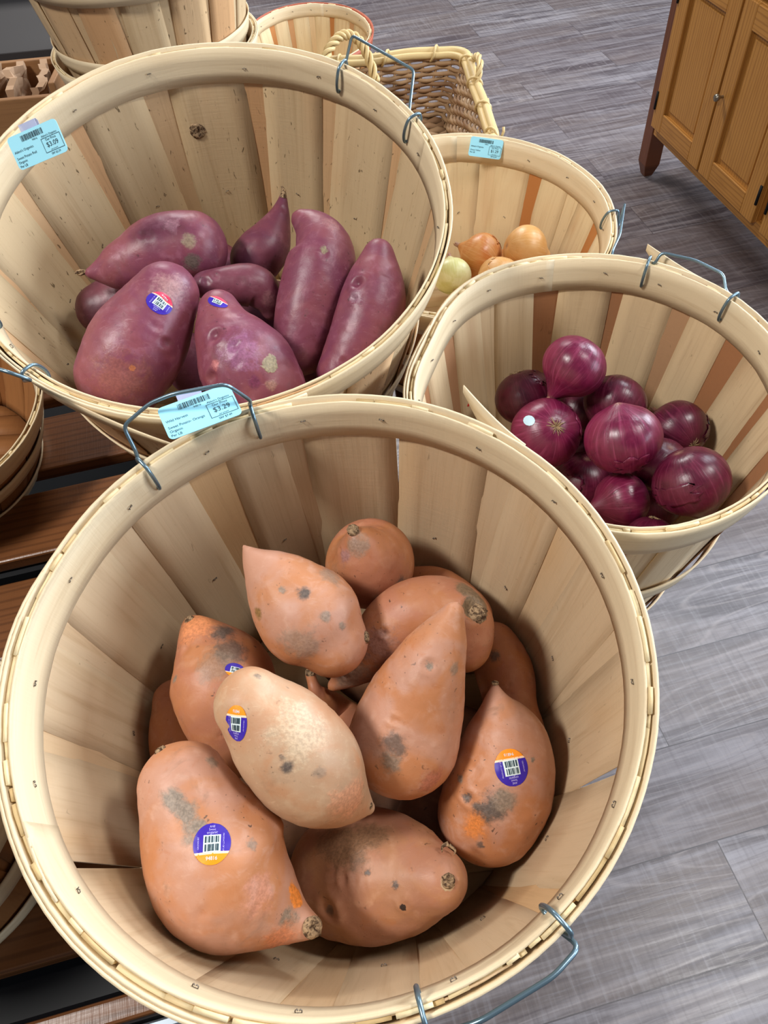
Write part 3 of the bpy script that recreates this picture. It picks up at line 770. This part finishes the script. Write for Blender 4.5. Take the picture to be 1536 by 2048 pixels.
def onion(name,ball,seed,axis,label,cat,group,mat,tuft=True,neck=True,squash=.9,flakes=1):
    x,y,r,z=ball; c=un(x,y,z); R=r*z/F_PX
    ax=(cx*axis[0]-cy*axis[1]-cz*axis[2]).normalized()  # towards the root end: right, up, towards the viewer
    u=ax.orthogonal().normalized(); v=ax.cross(u); rn=random.Random(seed)
    def S(lat,lon,k=1.):   # lat -pi/2 neck .. pi/2 root
        rr=math.cos(lat)*R*(1+.012*math.sin(lon*5+seed)+.018*noise.noise(Vector((math.cos(lon)*1.5,math.sin(lon)*1.5,lat+seed))))
        hh=math.sin(lat)*R*squash
        if lat<-.9: # pulled out neck
            q=(-.9-lat)/(PI/2-.9); hh-=R*.34*q*q*(neck and 1 or .3); rr=rr*(1-.35*q*(1-q))
            rr+=R*.07*q*(1 if neck else 0)
        if lat>1.1: hh-=R*.05*((lat-1.1)/.47)**2
        return c+(u*math.cos(lon)+v*math.sin(lon))*rr*k+ax*hh*k
    m=MB();nu,nv=56,36
    P=[S(-PI/2+PI*j/(nv-1),2*PI*i/nu) for i in range(nu) for j in range(nv)]
    m.grid(P,nu,nv,0,[(i/nu,j/(nv-1)) for i in range(nu) for j in range(nv)],0,closeu=True,flip=True)
    o=m.build(name,mat,None,origin=c); tag(o,label,cat,group)
    if tuft:
        m=MB()
        for k in range(26):
            a=rn.random()*2*PI; l=R*rn.uniform(.10,.28); d=(u*math.cos(a)+v*math.sin(a))
            b=c+ax*R*squash*.93+d*R*.05*rn.random(); m.tube([b,b+ax*R*.05+d*l*.4,b+ax*R*rn.uniform(.0,.09)+d*l],[.0006,.0005,.0002],4)
        m.build('root_tuft',M_TUFT,o,world=True)
    if neck:
        m=MB();K=12;P=[];J=5
        for i in range(K):
            a=2*PI*i/K
            for j in range(J):
                q=j/(J-1); rr=R*(.13-.05*q)*(1+.5*noise.noise(Vector((i*1.3,j,seed)))); P.append(c-ax*(R*squash*(1.18+.38*q*(1+.3*math.sin(i*2.1+seed))))+(u*math.cos(a)+v*math.sin(a))*rr)
        m.grid(P,K,J,0,[(i/K*.3,.4) for i in range(K) for j in range(J)],0,closeu=True); m.build('dry_neck',M_NECK,o,world=True)
    for f in range(flakes):
        # loose papery skin, a ragged piece lifting a little off the bulb
        l0=rn.uniform(-.8,.5); o0=rn.uniform(0,2*PI); m=MB(); n=10; P=[];Q=[]
        wl=rn.uniform(.5,1.0); wo=rn.uniform(.7,1.5)
        for i in range(n):
            for j in range(n):
                a=j/(n-1);b=i/(n-1); jag=.34*noise.noise(Vector((i*.83,seed,f+j*.3)))
                la=l0+wl*(a+(jag if j in(0,n-1) else 0)); lo=o0+wo*(b+(.3*noise.noise(Vector((j*.91,seed,f))) if i in(0,n-1) else 0))
                lf=1.012+.022*max(0,abs(b-.5)*2-.6)*2.5*rn.uniform(.3,1)+.02*max(0,abs(a-.5)*2-.7)*3.3*rn.uniform(.2,1)
                P.append(S(la,lo,lf));Q.append(S(la,lo,lf-.006))
        m.slab(P,Q,n,n,0,[(i/n*.25+o0/6,.3+j/n*.3) for i in range(n) for j in range(n)]); m.build('loose_skin',mat,o,world=True)
    return o
M_TUFT=flat('dry_onion_roots',srgb(150,124,92),.9); M_NECK=onion_mat('dry_onion_neck',srgb(150,100,90),srgb(178,140,118),srgb(206,178,150),3,.7,.6)
MR=[onion_mat('red_onion_skin',*RC[0],1),onion_mat('dark_red_onion_skin',*RC[1],2)]
MY=[onion_mat('yellow_onion_skin',*YC[0],5,.3,.35),onion_mat('amber_onion_skin',*YC[1],6,.3,.35),onion_mat('pale_onion_skin',*YC[2],7,.3,.3)]
G_R='red onions'; 
rdef={'R0':((.55,.75,.2),0,'red onion topmost at the back of its heap',0,1,1),
'R1':((-.3,.8,.2),1,'red onion at the left of its heap, under a flap of loose skin',1,1,2),
'R2':((.12,.1,.99),0,'red onion showing its rooty end to the camera, a small sticker on it',1,0,1),
'R3':((.2,-.7,-.3),0,'largest glossy red onion in the middle of the heap',0,0,1),
'R4':((.3,.6,-.2),1,'red onion with torn skin behind the largest one',0,1,3),
'R5':((.2,-.4,.5),1,'dark red onion against the right wall, above the one with a dry neck',1,1,1),
'R6':((-.45,.8,.2),1,'dark red onion with a dry neck pointing down right, by the basket front',0,1,1),
'R7':((0,.6,.5),1,'shaded red onion low at the left, below the rooty one',0,1,1),
'R8':((.95,.2,-.2),0,'small glossy red onion at the front, its skin lines running across',0,1,1),
'R9':((.1,.9,.2),1,'red onion half hidden by the front rim of its basket',1,1,2),
'R10':((.3,.9,.2),1,'deep red onion in shade between the topmost and the rooty one',0,1,0),
'R11':((.1,.5,.6),1,'deep red onion in shade right of the largest one',0,1,0),
'R12':((.4,.2,.6),1,'deep red onion in shade under the rooty one',0,1,0),
'R13':((.1,-.9,.2),1,'deep red onion in shade left of the one with a dry neck',0,1,0),
'R14':((.1,.9,.6),1,'deep red onion at the bottom under the largest one',0,1,0)}
on={}
for i,(k,(ax,mi,lab,tf,nk,fl)) in enumerate(rdef.items()):
    on[k]=onion('red_onion',HEAP['C'][k][0],i+3,ax,lab,'onion',G_R,MR[mi],bool(tf),bool(nk),.9,fl)
ydef={'Y0':((.1,-.9,.3),2,'pale greenish peeled-looking onion at the left of the yellow ones'),
'Y1':((.8,-.5,.3),1,'amber onion with a dry neck, behind the pale greenish one'),
'Y2':((-.9,.1,.3),0,'largest light brown onion, by the back wall of its basket'),
'Y3':((.2,.3,.9),0,'light brown onion peeping just over the front rim'),
'Y4':((.2,.3,.9),1,'amber onion hidden behind the front rim, right of the others'),
'Y5':((.2,.3,.9),1,'amber onion low in the basket under the pale greenish one'),
'Y6':((.6,.3,.9),1,'amber onion low in the basket between the two topmost')}
for i,(k,(ax,mi,lab)) in enumerate(ydef.items()):
    on[k]=onion('yellow_onion',HEAP['D'][k][0],i+23,ax,lab,'onion','yellow onions',MY[mi],False,True,.9,1)
for k in('R2',):
    o=on[k]; BVHT[o.name]=BVHTree.FromPolygons([v.co.copy() for v in o.data.vertices],[tuple(p.vertices) for p in o.data.polygons])
    loc,nor,inv=hit_obj(o,1058,841)
    if loc:
        u=nor.orthogonal().normalized();v=nor.cross(u);m=MB();P=[]
        for i in range(13):
            for j in range(5):
                a=2*PI*i/12; r=.0055*j/4; q=loc+(u*math.cos(a)+v*math.sin(a)*1.3)*r
                l2,n2,_,_=BVHT[o.name].ray_cast(q+nor*.01,-nor); P.append((l2 or q)+nor*.0005)
        m.grid(P,13,5); m.build('fruit_sticker',flat('pale_blue_sticker',srgb(176,206,222),.4),o)

bb=bpy.data.objects['bushel_basket.001']; wl=[c for c in bb.children if c.name.startswith('stave_wall')][0]
BVHT[wl.name]=BVHTree.FromPolygons([v.co.copy() for v in wl.data.vertices],[tuple(q_.vertices) for q_ in wl.data.polygons])
knob(wl,396,262,15,.35,'knot'); knob(wl,388,256,8,.5,'knot')
# ------------------------------------------------------------------ price tags
def price_tag(TL,TR,BL,lines,price,srp,label,clipside=0,name='price_tag',clip=True,small=False,up=None):
    TL,TR,BL=[un(*p) for p in(TL,TR,BL)]
    X=(TR-TL); W=X.length; X.normalize(); Y=(TL-BL); Y=(Y-X*Y.dot(X)); Hh=Y.length; Y.normalize(); Z=X.cross(Y)
    if Z.dot(CAM-TL)<0: Z=-Z
    M=Matrix((X,Y,Z)).transposed().to_4x4(); M.translation=BL
    root=empty(name,M,label,'price tag','price tags clipped to the baskets')
    r=.07*W; K=6; out=[]
    for (qx,qy,a0) in((W-r,Hh-r,0),(r,Hh-r,PI/2),(r,r,PI),(W-r,r,3*PI/2)):
        for k in range(K+1):
            a=a0+PI/2*k/K; out.append((qx+r*math.cos(a),qy+r*math.sin(a)))
    n=len(out); m=MB(); m.add([(x,y,0) for x,y in out]+[(x,y,-.0006) for x,y in out],[tuple(range(n)),tuple(range(2*n-1,n-1,-1))]+[(i,i+n,(i+1)%n+n,(i+1)%n) for i in range(n)])
    card=m.build('card',M_TAG,root,smooth=False)
    m=MB(); zz=.00025
    def q(x0,y0,x1,y1): m.add([(x0*W,y0*Hh,zz),(x1*W,y0*Hh,zz),(x1*W,y1*Hh,zz),(x0*W,y1*Hh,zz)],[(0,1,2,3)])
    rn=random.Random(len(price)+int(srp[-1])); x=.26
    while x<.70:
        wd=rn.choice((.005,.008,.012,.016)); q(x,.74,x+wd,.91); x+=wd+rn.choice((.005,.008,.012))
    m.build('barcode',M_INK,card,smooth=False)
    m=MB(); a,b,c_,d=.60,.17,.975,.60
    for r_ in((a,b,c_,b+.012),(a,d-.012,c_,d),(a,b,a+.007,d),(c_-.007,b,c_,d)): q(*r_)
    m.build('price_box',M_INK,card,smooth=False)
    def pr(body,size,x,y,al=0):
        vs,fs=text_mesh(body,size*Hh); 
        if al: mn=min(v.x for v in vs); vs=[v-Vector((mn,0,0)) for v in vs]
        m=MB(); m.add([(x*W+v.x,y*Hh+v.y,zz) for v in vs],fs); m.build('tag_print',M_INK,card,smooth=False)
    for (t,y) in zip(lines,(.52,.33,.21,.09)):
        if t: pr(t,.105,.04,y,1)
    pr('94816',.08,.50,.68); pr("Abbot's Organics",.085,.78,.655); pr('Our Price',.10,.78,.53); pr(price,.20,.78,.375); pr('$3.09 per pound' if False else 'per pound',.06,.78,.225); pr('SRP '+srp,.085,.78,.10)
    if clip:
        m=MB(); a=.30+clipside
        P=[(a*W,Hh*.80,-.0012),(a*W,Hh*1.02,-.0012),(a*W,Hh*1.22,-.001),(a*W,Hh*1.24,-.0035),(a*W,Hh*1.18,-.006),(a*W,Hh*.9,-.0055)]
        A=[Vector(p) for p in P]; B_=[p+Vector((.33*W,0,0)) for p in A]; g=[];h=[]
        for p,p2 in zip(A,B_): g+= [p,p2]; h+=[p+Vector((0,0,-.0005)),p2+Vector((0,0,-.0005))]
        m.slab(g,h,len(P),2); m.build('clear_clip',M_CLIP,root,smooth=False)
    return root
price_tag((313,818,.585),(457,766,.599),(340,881,.574),['Wild Harvest','Sweet Potato- Orange','Organic','Per LB'],'$3.29','$7.49','light blue $3.29 price card clipped to the wire handle of the nearest basket')
price_tag((12,278,.660),(109,235,.647),(41,342,.669),["Abbot's Organics",'Sweet Potato Red','Organic','Per LB'],'$3.09','$5.39','light blue $3.09 price card clipped inside the rim of the purple sweet potato basket',.0)
price_tag((943,272,1.115),(1008,281,1.124),(936,311,1.129),["Abbot's Organics",'Onion Yellow','Per LB',''],'$1.29','$2.49','pale blue price card on the back rim of the yellow onion basket',clip=False)
# red twist tie in the red onion basket
m=MB(); m.tube(smooth_path([BC.M@(BC.inv@un(936,812,.80)),un(941,800,.79),un(944,792,.785)],10),.0011,5); o=m.build('twist_tie',M_REDTIE); tag(o,'tiny red twist tie at the left inside wall of the red onion basket','twist tie')

# ------------------------------------------------------------------ slatted rack under the baskets
RT=math.radians(10)
def RM(x,y,z): # rack axes -> world
    return Matrix.Rotation(RT,4,'Z')@Matrix.Translation((x,y,z))
rack=empty('slatted_rack',RM(0,0,0),'low display rack of brown wooden slats with dark gaps, under the baskets at the left','display rack')
RZ=.690
def slat(parent,x0,x1,y0,y1,z,t=.02,mat=W_SLAT,tone=.3,name='slat'):
    m=MB(); m.box(Matrix.Translation(((x0+x1)/2,(y0+y1)/2,z-t/2)),x1-x0,y1-y0,t,0,tone); return m.build(name,mat,parent,smooth=False,bevel=.003)
ys=[(.181,.31),(.345,.472),(.508,.617),(.652,.761),(.80,.91),(.95,1.06),(1.10,1.21)]
for i,(a,b) in enumerate(ys): slat(rack,-1.15,.13 if i else -.04,a,b,RZ,tone=.13*i+.05)
slat(rack,-1.15,-.10,.117,.138,RZ,tone=.5)
m=MB()
for y in(.16,.66,1.2):
    m.box(Matrix.Translation((-.60 if y<.2 else -.52,y,RZ-.045)),1.0 if y<.2 else 1.2,.03,.045)
for x in(-1.1,-.5,-.14):
    m.box(Matrix.Translation((x,.66,RZ-.045)),.03,1.2,.044)
m.build('steel_frame',M_BLACK,rack,smooth=False)
m=MB(); m.box(Matrix.Translation((-.62,.107,RZ-.012)),1.0,.009,.03); m.build('edge_strip',M_STEEL,rack,smooth=False,bevel=.002)
m=MB(); m.box(Matrix.Translation((-.62,.13,RZ-.10)),1.0,.06,.006); m.box(Matrix.Translation((-.62,.70,RZ-.26)),1.0,1.1,.01); m.build('lower_shelf_panel',M_BLACK,rack,smooth=False)
for x in(-1.1,-.14):
    for y in(.15,1.2):
        m=MB(); m.box(Matrix.Translation((x,y,(RZ-.06)/2)),.04,.04,RZ-.06); m.build('leg',M_BLACK,rack,smooth=False)
# wooden stand carrying the two onion baskets and the wicker basket
st=empty('wooden_stand',Matrix.Translation((.15,.9,0)),'narrow wooden stand hidden under the onion baskets','stand')
def bx(parent,name,c,s,mat,tone=.3,bev=.002):
    m=MB(); m.box(Matrix.Translation(c),s[0],s[1],s[2],0,tone); return m.build(name,mat,parent,smooth=False,world=True,bevel=bev)
bx(st,'top_board',(.185,.52,BC.c.z-BC.H-.018),(.15,.20,.02),W_SLAT)
bx(st,'top_board',(.13,.955,.648),(.19,.24,.02),W_SLAT)
bx(st,'top_board',(.09,1.55,.650),(.22,.30,.02),W_SLAT)
for x in(.10,.20):
    for (y,h) in((.46,.645),(.60,.645),(.88,.638),(1.04,.638),(1.45,.64),(1.66,.64)): bx(st,'leg',(x if y>.5 else x+.03,y,h/2),(.03,.03,h),W_SLAT)

# ------------------------------------------------------------------ baskets at the frame's edges
def simple(name,c,t,R,Rb,H,label,mat,seed,**k):
    B=Basket(c,t,R,Rb,H); build_basket(name,B,label,mat,16,seed,staple_mid=False,**k); return B
simple('peck_basket',(-.60,.735,.825),(.10,-.10),.175,.130,.135,'small wooden basket cut off by the left edge, beside the purple sweet potatoes',W_K,21)
simple('peck_basket',(-.47,.235,.865),(0,-.02),.150,.125,.175,'wooden basket cut off by the left edge, beside the orange sweet potatoes',W_K,22)
simple('bushel_basket',(-.345,1.60,1.075),(.0,-.03),.205,.150,.27,'tall upright basket of tan staves at the top left, seen from outside',W_B,23,tones=[.1,.6,.5,.9,.3,.4])
simple('bushel_basket',(-.345,1.60,.915),(.0,-.03),.190,.160,.12,'wooden basket holding the upright one at the top left, only its rim showing',W_B,24)
bf=on_z(618,66,.66)
simple('half_bushel_basket',(bf.x,bf.y,.66),(.02,-.10),.172,.125,.23,'wooden basket with a rust red outer hoop, at the top behind the wicker basket',W_D,25,outband=W_RED,rimh=.03,tones=[.1,.5,.2,.7,.15,.9])
bx(None,'wooden_crate',(bf.x,bf.y+.02,.205),(.22,.22,.41),W_CRATE); bpy.data.objects['wooden_crate']['label']='plain wooden crate under the basket with the rust red hoop'; bpy.data.objects['wooden_crate']['category']='crate'

# ------------------------------------------------------------------ wicker basket
wk=empty('wicker_basket',Matrix.Translation((.105,1.55,.665)),'coarse woven wicker basket with a twisted handle, behind the yellow onions','basket')
M_WICK=wood('wicker_strands',srgb(164,132,98),srgb(138,104,74),srgb(86,60,40),1,.6,30,.3)
M_WICKL=wood('wicker_rim_cane',srgb(206,180,128),srgb(184,152,100),srgb(136,104,64),1,.45,31,.2)
x0,x1,y0,y1=-.05,.262,1.34,1.75; zt=.785; zb=.668
def rrect(u,k,z,rc=.035):
    # point on a rounded rectangle; k shrinks it towards the base
    w_=(x1-x0)/2-k;h_=(y1-y0)/2-k; X0=(x0+x1)/2;Y0=(y0+y1)/2
    segs=[(2*(w_-rc)),PI/2*rc,2*(h_-rc),PI/2*rc]*2; tot=sum(segs); s=(u%1)*tot
    P=[(-w_+rc,-h_,0),(w_-rc,-h_+rc,-PI/2),(w_,-h_+rc,PI/2),(w_-rc,h_-rc,0),(w_-rc,h_,PI),(-w_+rc,h_-rc,PI/2),(-w_,h_-rc,-PI/2),(-w_+rc,-h_+rc,PI)]
    for i,L in enumerate(segs):
        if s<=L or i==7:
            a,b,d=P[i]
            if i%2==0: return Vector((X0+a+math.cos(d)*s,Y0+b+math.sin(d)*s,z))
            t=d+s/rc; return Vector((X0+a+rc*math.cos(t),Y0+b+rc*math.sin(t),z))
        s-=L
m=MB(); rows=13; NS=44
for r_ in range(rows):
    z=zb+.006+(zt-zb-.012)*r_/(rows-1); k=.05*(1-(z-zb)/(zt-zb)); P=[]
    cenx,ceny=(x0+x1)/2,(y0+y1)/2
    for i in range(NS*4):
        u=i/(NS*4); p=rrect(u,k,z+.0025*noise.noise(Vector((i*.15,r_,0)))); d=Vector((p.x-cenx,p.y-ceny,0)).normalized()
        P.append(p+d*.0042*math.cos(PI*NS*u+PI*r_))
    m.tube(P,.0050 if r_%2 else .0042,6,0,(r_*.137)%1,closed=True)
m.build('woven_wall',M_WICK,wk,world=True)
m=MB()
for i in range(NS): 
    u=(i+.5)/NS; m.tube([rrect(u,.05,zb),rrect(u,0,zt)],.0028,6,0,(i*.17)%1)
m.build('stakes',M_WICK,wk,world=True)
m=MB()
for i in range(14):
    yy=y0+.06+(y1-y0-.12)*i/13; m.tube([(x0+.05+(x1-x0-.1)*j/12,yy,zb+.005+.003*math.cos(PI*(i+j))) for j in range(13)],.011 if False else .0085,6,0,(i*.23)%1)
m.build('woven_base',M_WICK,wk,world=True)
m=MB()
for s_,rr in((0,.0085),(1,.007)):
    m.tube([rrect(i/160,-.004+.010*s_,zt+.006-.004*s_+.002*math.sin(i*.3)) for i in range(160)],rr,8,0,.1+.2*s_,closed=True)
m.build('rim_cane',M_WICKL,wk,world=True)
m=MB()
for i in range(26):
    u=(i+.3*math.sin(i*3))/26; c_=rrect(u,.001,zt+.004); t_=(rrect(u+.004,.001,zt)-rrect(u-.004,.001,zt)).normalized(); s_=Vector((t_.y,-t_.x,0)); 
    if i%2==0: continue
    m.tube([c_+(s_*math.cos(a)+Vector((0,0,1))*math.sin(a))*.014+t_*.03*a/6.3 for a in [k*PI/6 for k in range(14)]],.0026,5,0,.3)
m.build('rim_binding',M_WICKL,wk,world=True)
def twisted(name,path,r,n=3,tw=9,sr=.0045):
    P=smooth_path(path,60); m=MB()
    for s_ in range(n):
        Q=[]
        for i,p in enumerate(P):
            t_=(P[min(i+1,59)]-P[max(i-1,0)]).normalized(); a=t_.cross(Vector((.3,.9,.1))).normalized(); b=t_.cross(a)
            ph=2*PI*(s_/n+tw*i/60/2); Q.append(p+(a*math.cos(ph)+b*math.sin(ph))*r)
        m.tube(Q,sr,6,0,.15*s_)
    return m.build(name,M_WICKL,wk,world=True)
hz=1.50
twisted('twisted_handle',[un(640,160,hz),un(655,105,hz),un(682,72,hz+.01),un(712,76,hz+.02),un(735,110,hz+.03),un(752,165,hz+.05)],.006)
twisted('twisted_handle',[rrect(.36,0,zt),rrect(.37,-.01,zt+.03),rrect(.395,-.012,zt+.036),rrect(.42,-.01,zt+.02),rrect(.43,0,zt)],.004,3,6,.0035)

# ------------------------------------------------------------------ cabinet at the right
fa=Vector((1.055,2.56,0)); fb_=Vector((1.17,1.845,0)); fd=(fb_-fa).normalized(); fn=Vector((fd.y,-fd.x,0)) # along the front, and into the body
if fn.x<0: fn=-fn
CM=Matrix((fd,fn,Vector((0,0,1)))).transposed().to_4x4(); CM.translation=fa
cab=empty('pine_cabinet',CM,'honey pine cabinet with panelled doors on dark legs, cut off at the right edge','cabinet')
CW=1.02; CD=.42; CH=.80; hb=.16
def cb(name,x0,x1,y0,y1,z0,z1,mat=W_CAB,tone=.3,par=None,bev=.003):
    m=MB(); m.box(Matrix.Translation(((x0+x1)/2,(y0+y1)/2,(z0+z1)/2)),x1-x0,y1-y0,z1-z0,0,tone); return m.build(name,mat,par or cab,smooth=False,bevel=bev)
cb('carcass',.0,CW,.012,CD,hb,CH,tone=.2)
cb('top_board',-.03,CW+.03,-.03,CD+.03,CH,CH+.025,tone=.6)
def leg(x,y):
    m=MB(); s=.028; P=[]
    zs=[(0,.55),(.045,1),(CH,1)]
    for z,k in zs:
        for a,b in((-1,-1),(1,-1),(1,1),(-1,1)): P.append((x+a*s*k,y+b*s*k,z))
    fs=[(3,2,1,0),(8,9,10,11)]
    for j in range(2):
        for i in range(4): fs.append((j*4+i,j*4+(i+1)%4,j*4+4+(i+1)%4,j*4+4+i))
    m.add(P,fs,0,[(p[0],p[2]) for p in P],.4); m.build('leg',W_CABD,cab,smooth=False,bevel=.002)
for x in(-.03,CW+.03):
    for y in(.022,CD-.02): leg(x,y)
def door(xa,xb,za,zb_,hx,kx):
    fr=cb('door',xa,xb,-.010,.012,za,zb_,tone=.1)
    w_=.062
    m=MB()
    # raised frame: stiles and rails with a sunk panel between
    for (a,b,c,d,tn) in((xa,xa+w_,za,zb_,.15),(xb-w_,xb,za,zb_,.35),(xa+w_,xb-w_,za,za+w_,.55),(xa+w_,xb-w_,zb_-w_,zb_,.45)):
        m.box(Matrix.Translation(((a+b)/2,-.016,(c+d)/2)),b-a-.0006,.014,d-c-.0006,0,tn)
    m.build('door_frame',W_CAB,fr,smooth=False,bevel=.002)
    m=MB(); m.box(Matrix.Translation(((xa+xb)/2,-.0115,(za+zb_)/2)),xb-xa-2*w_-.03,.006,zb_-za-2*w_-.03,0,.25); m.build('panel',W_CAB,fr,smooth=False,bevel=.004)
    for hzz in(za+.085,zb_-.085):
        cbm=MB(); cbm.tube([(hx,-.024,hzz-.028),(hx,-.024,hzz+.028)],.0045,8); cbm.build('hinge',M_BLACK,fr)
    if kx is not None:
        km=MB(); P=[];K=14;prof=[(.004,0),(.004,.010),(.008,.014),(.011,.020),(.009,.026),(.0,.028)]
        for i in range(K):
            a=2*PI*i/K
            for r_,y_ in prof: P.append((kx+r_*math.cos(a),-.023-y_,(za+zb_)/2-.005+r_*math.sin(a)))
        km.grid(P,K,len(prof),0,None,0,closeu=True); km.build('knob',M_KNOB,fr)
zt_=.675
door(.004,.324,hb+.035,zt_,.008,None)
door(.334,.646,hb+.035,zt_,.642,.356)
door(.69,.985,hb+.035,zt_,.693,None)
cb('drawer_front',.03,.985,-.014,.012,zt_+.02,CH-.02,tone=.5)
cb('bottom_rail',.0,CW,-.004,.012,hb,hb+.04,tone=.45)

# ------------------------------------------------------------------ back left: crate of paper bags, dark cartons
p=un(40,185,1.20)
cr_=empty('wooden_crate',Matrix.Translation((p.x,p.y,.66)),'wooden crate of folded kraft paper bags at the far left','crate')
q=on_z(48,190,.80)
cxx,cyy=q.x-.06,q.y
bx(cr_,'front_board',(cxx-.03,cyy-.01,.745),(.30,.014,.11),W_CRATE)
bx(cr_,'end_board',(cxx+.125,cyy+.09,.755),(.014,.19,.13),W_CRATE,.1)
bx(cr_,'end_board',(cxx-.19,cyy+.09,.755),(.014,.19,.13),W_CRATE,.1)
bx(cr_,'back_board',(cxx-.03,cyy+.19,.745),(.30,.014,.11),W_CRATE)
bx(cr_,'bottom_board',(cxx-.03,cyy+.09,.695),(.30,.18,.01),W_CRATE)
rn=random.Random(4)
for i in range(5):
    m=MB(); n=12; P=[];Q=[]; bxx=cxx+.07-.06*i; 
    for a in range(n):
        for b in range(n):
            u,v=a/(n-1),b/(n-1); p=Vector((bxx+.012*math.sin(5*u+i)+.022*noise.noise(Vector((u*4,v*4,i))),cyy+.02+.15*u,.705+.10*v+.02*noise.noise(Vector((u*5,v*3,i+7)))*v))
            P.append(p);Q.append(p+Vector((.006+.01*v,0,0)))
    m.slab(P,Q,n,n); o=m.build('paper_bag',M_PAPER,None,smooth=False); tag(o,'folded kraft paper bag standing in the far left crate','paper bag','kraft paper bags in the crate')
ds=empty('storage_rack',Matrix.Translation((-.9,2.2,0)),'dark metal shelf unit in shadow at the top left corner','shelf unit')
for z in(.25,.5,.75): bx(ds,'shelf',(-1.05,2.3,z),(1.1,.5,.03),M_DARK)
for x in(-1.58,-.52):
    for y in(2.07,2.53): bx(ds,'post',(x,y,.5),(.03,.03,1.0),M_BLACK)
bx(ds,'back_panel',(-1.05,2.55,.5),(1.08,.01,1.0),M_DARK)
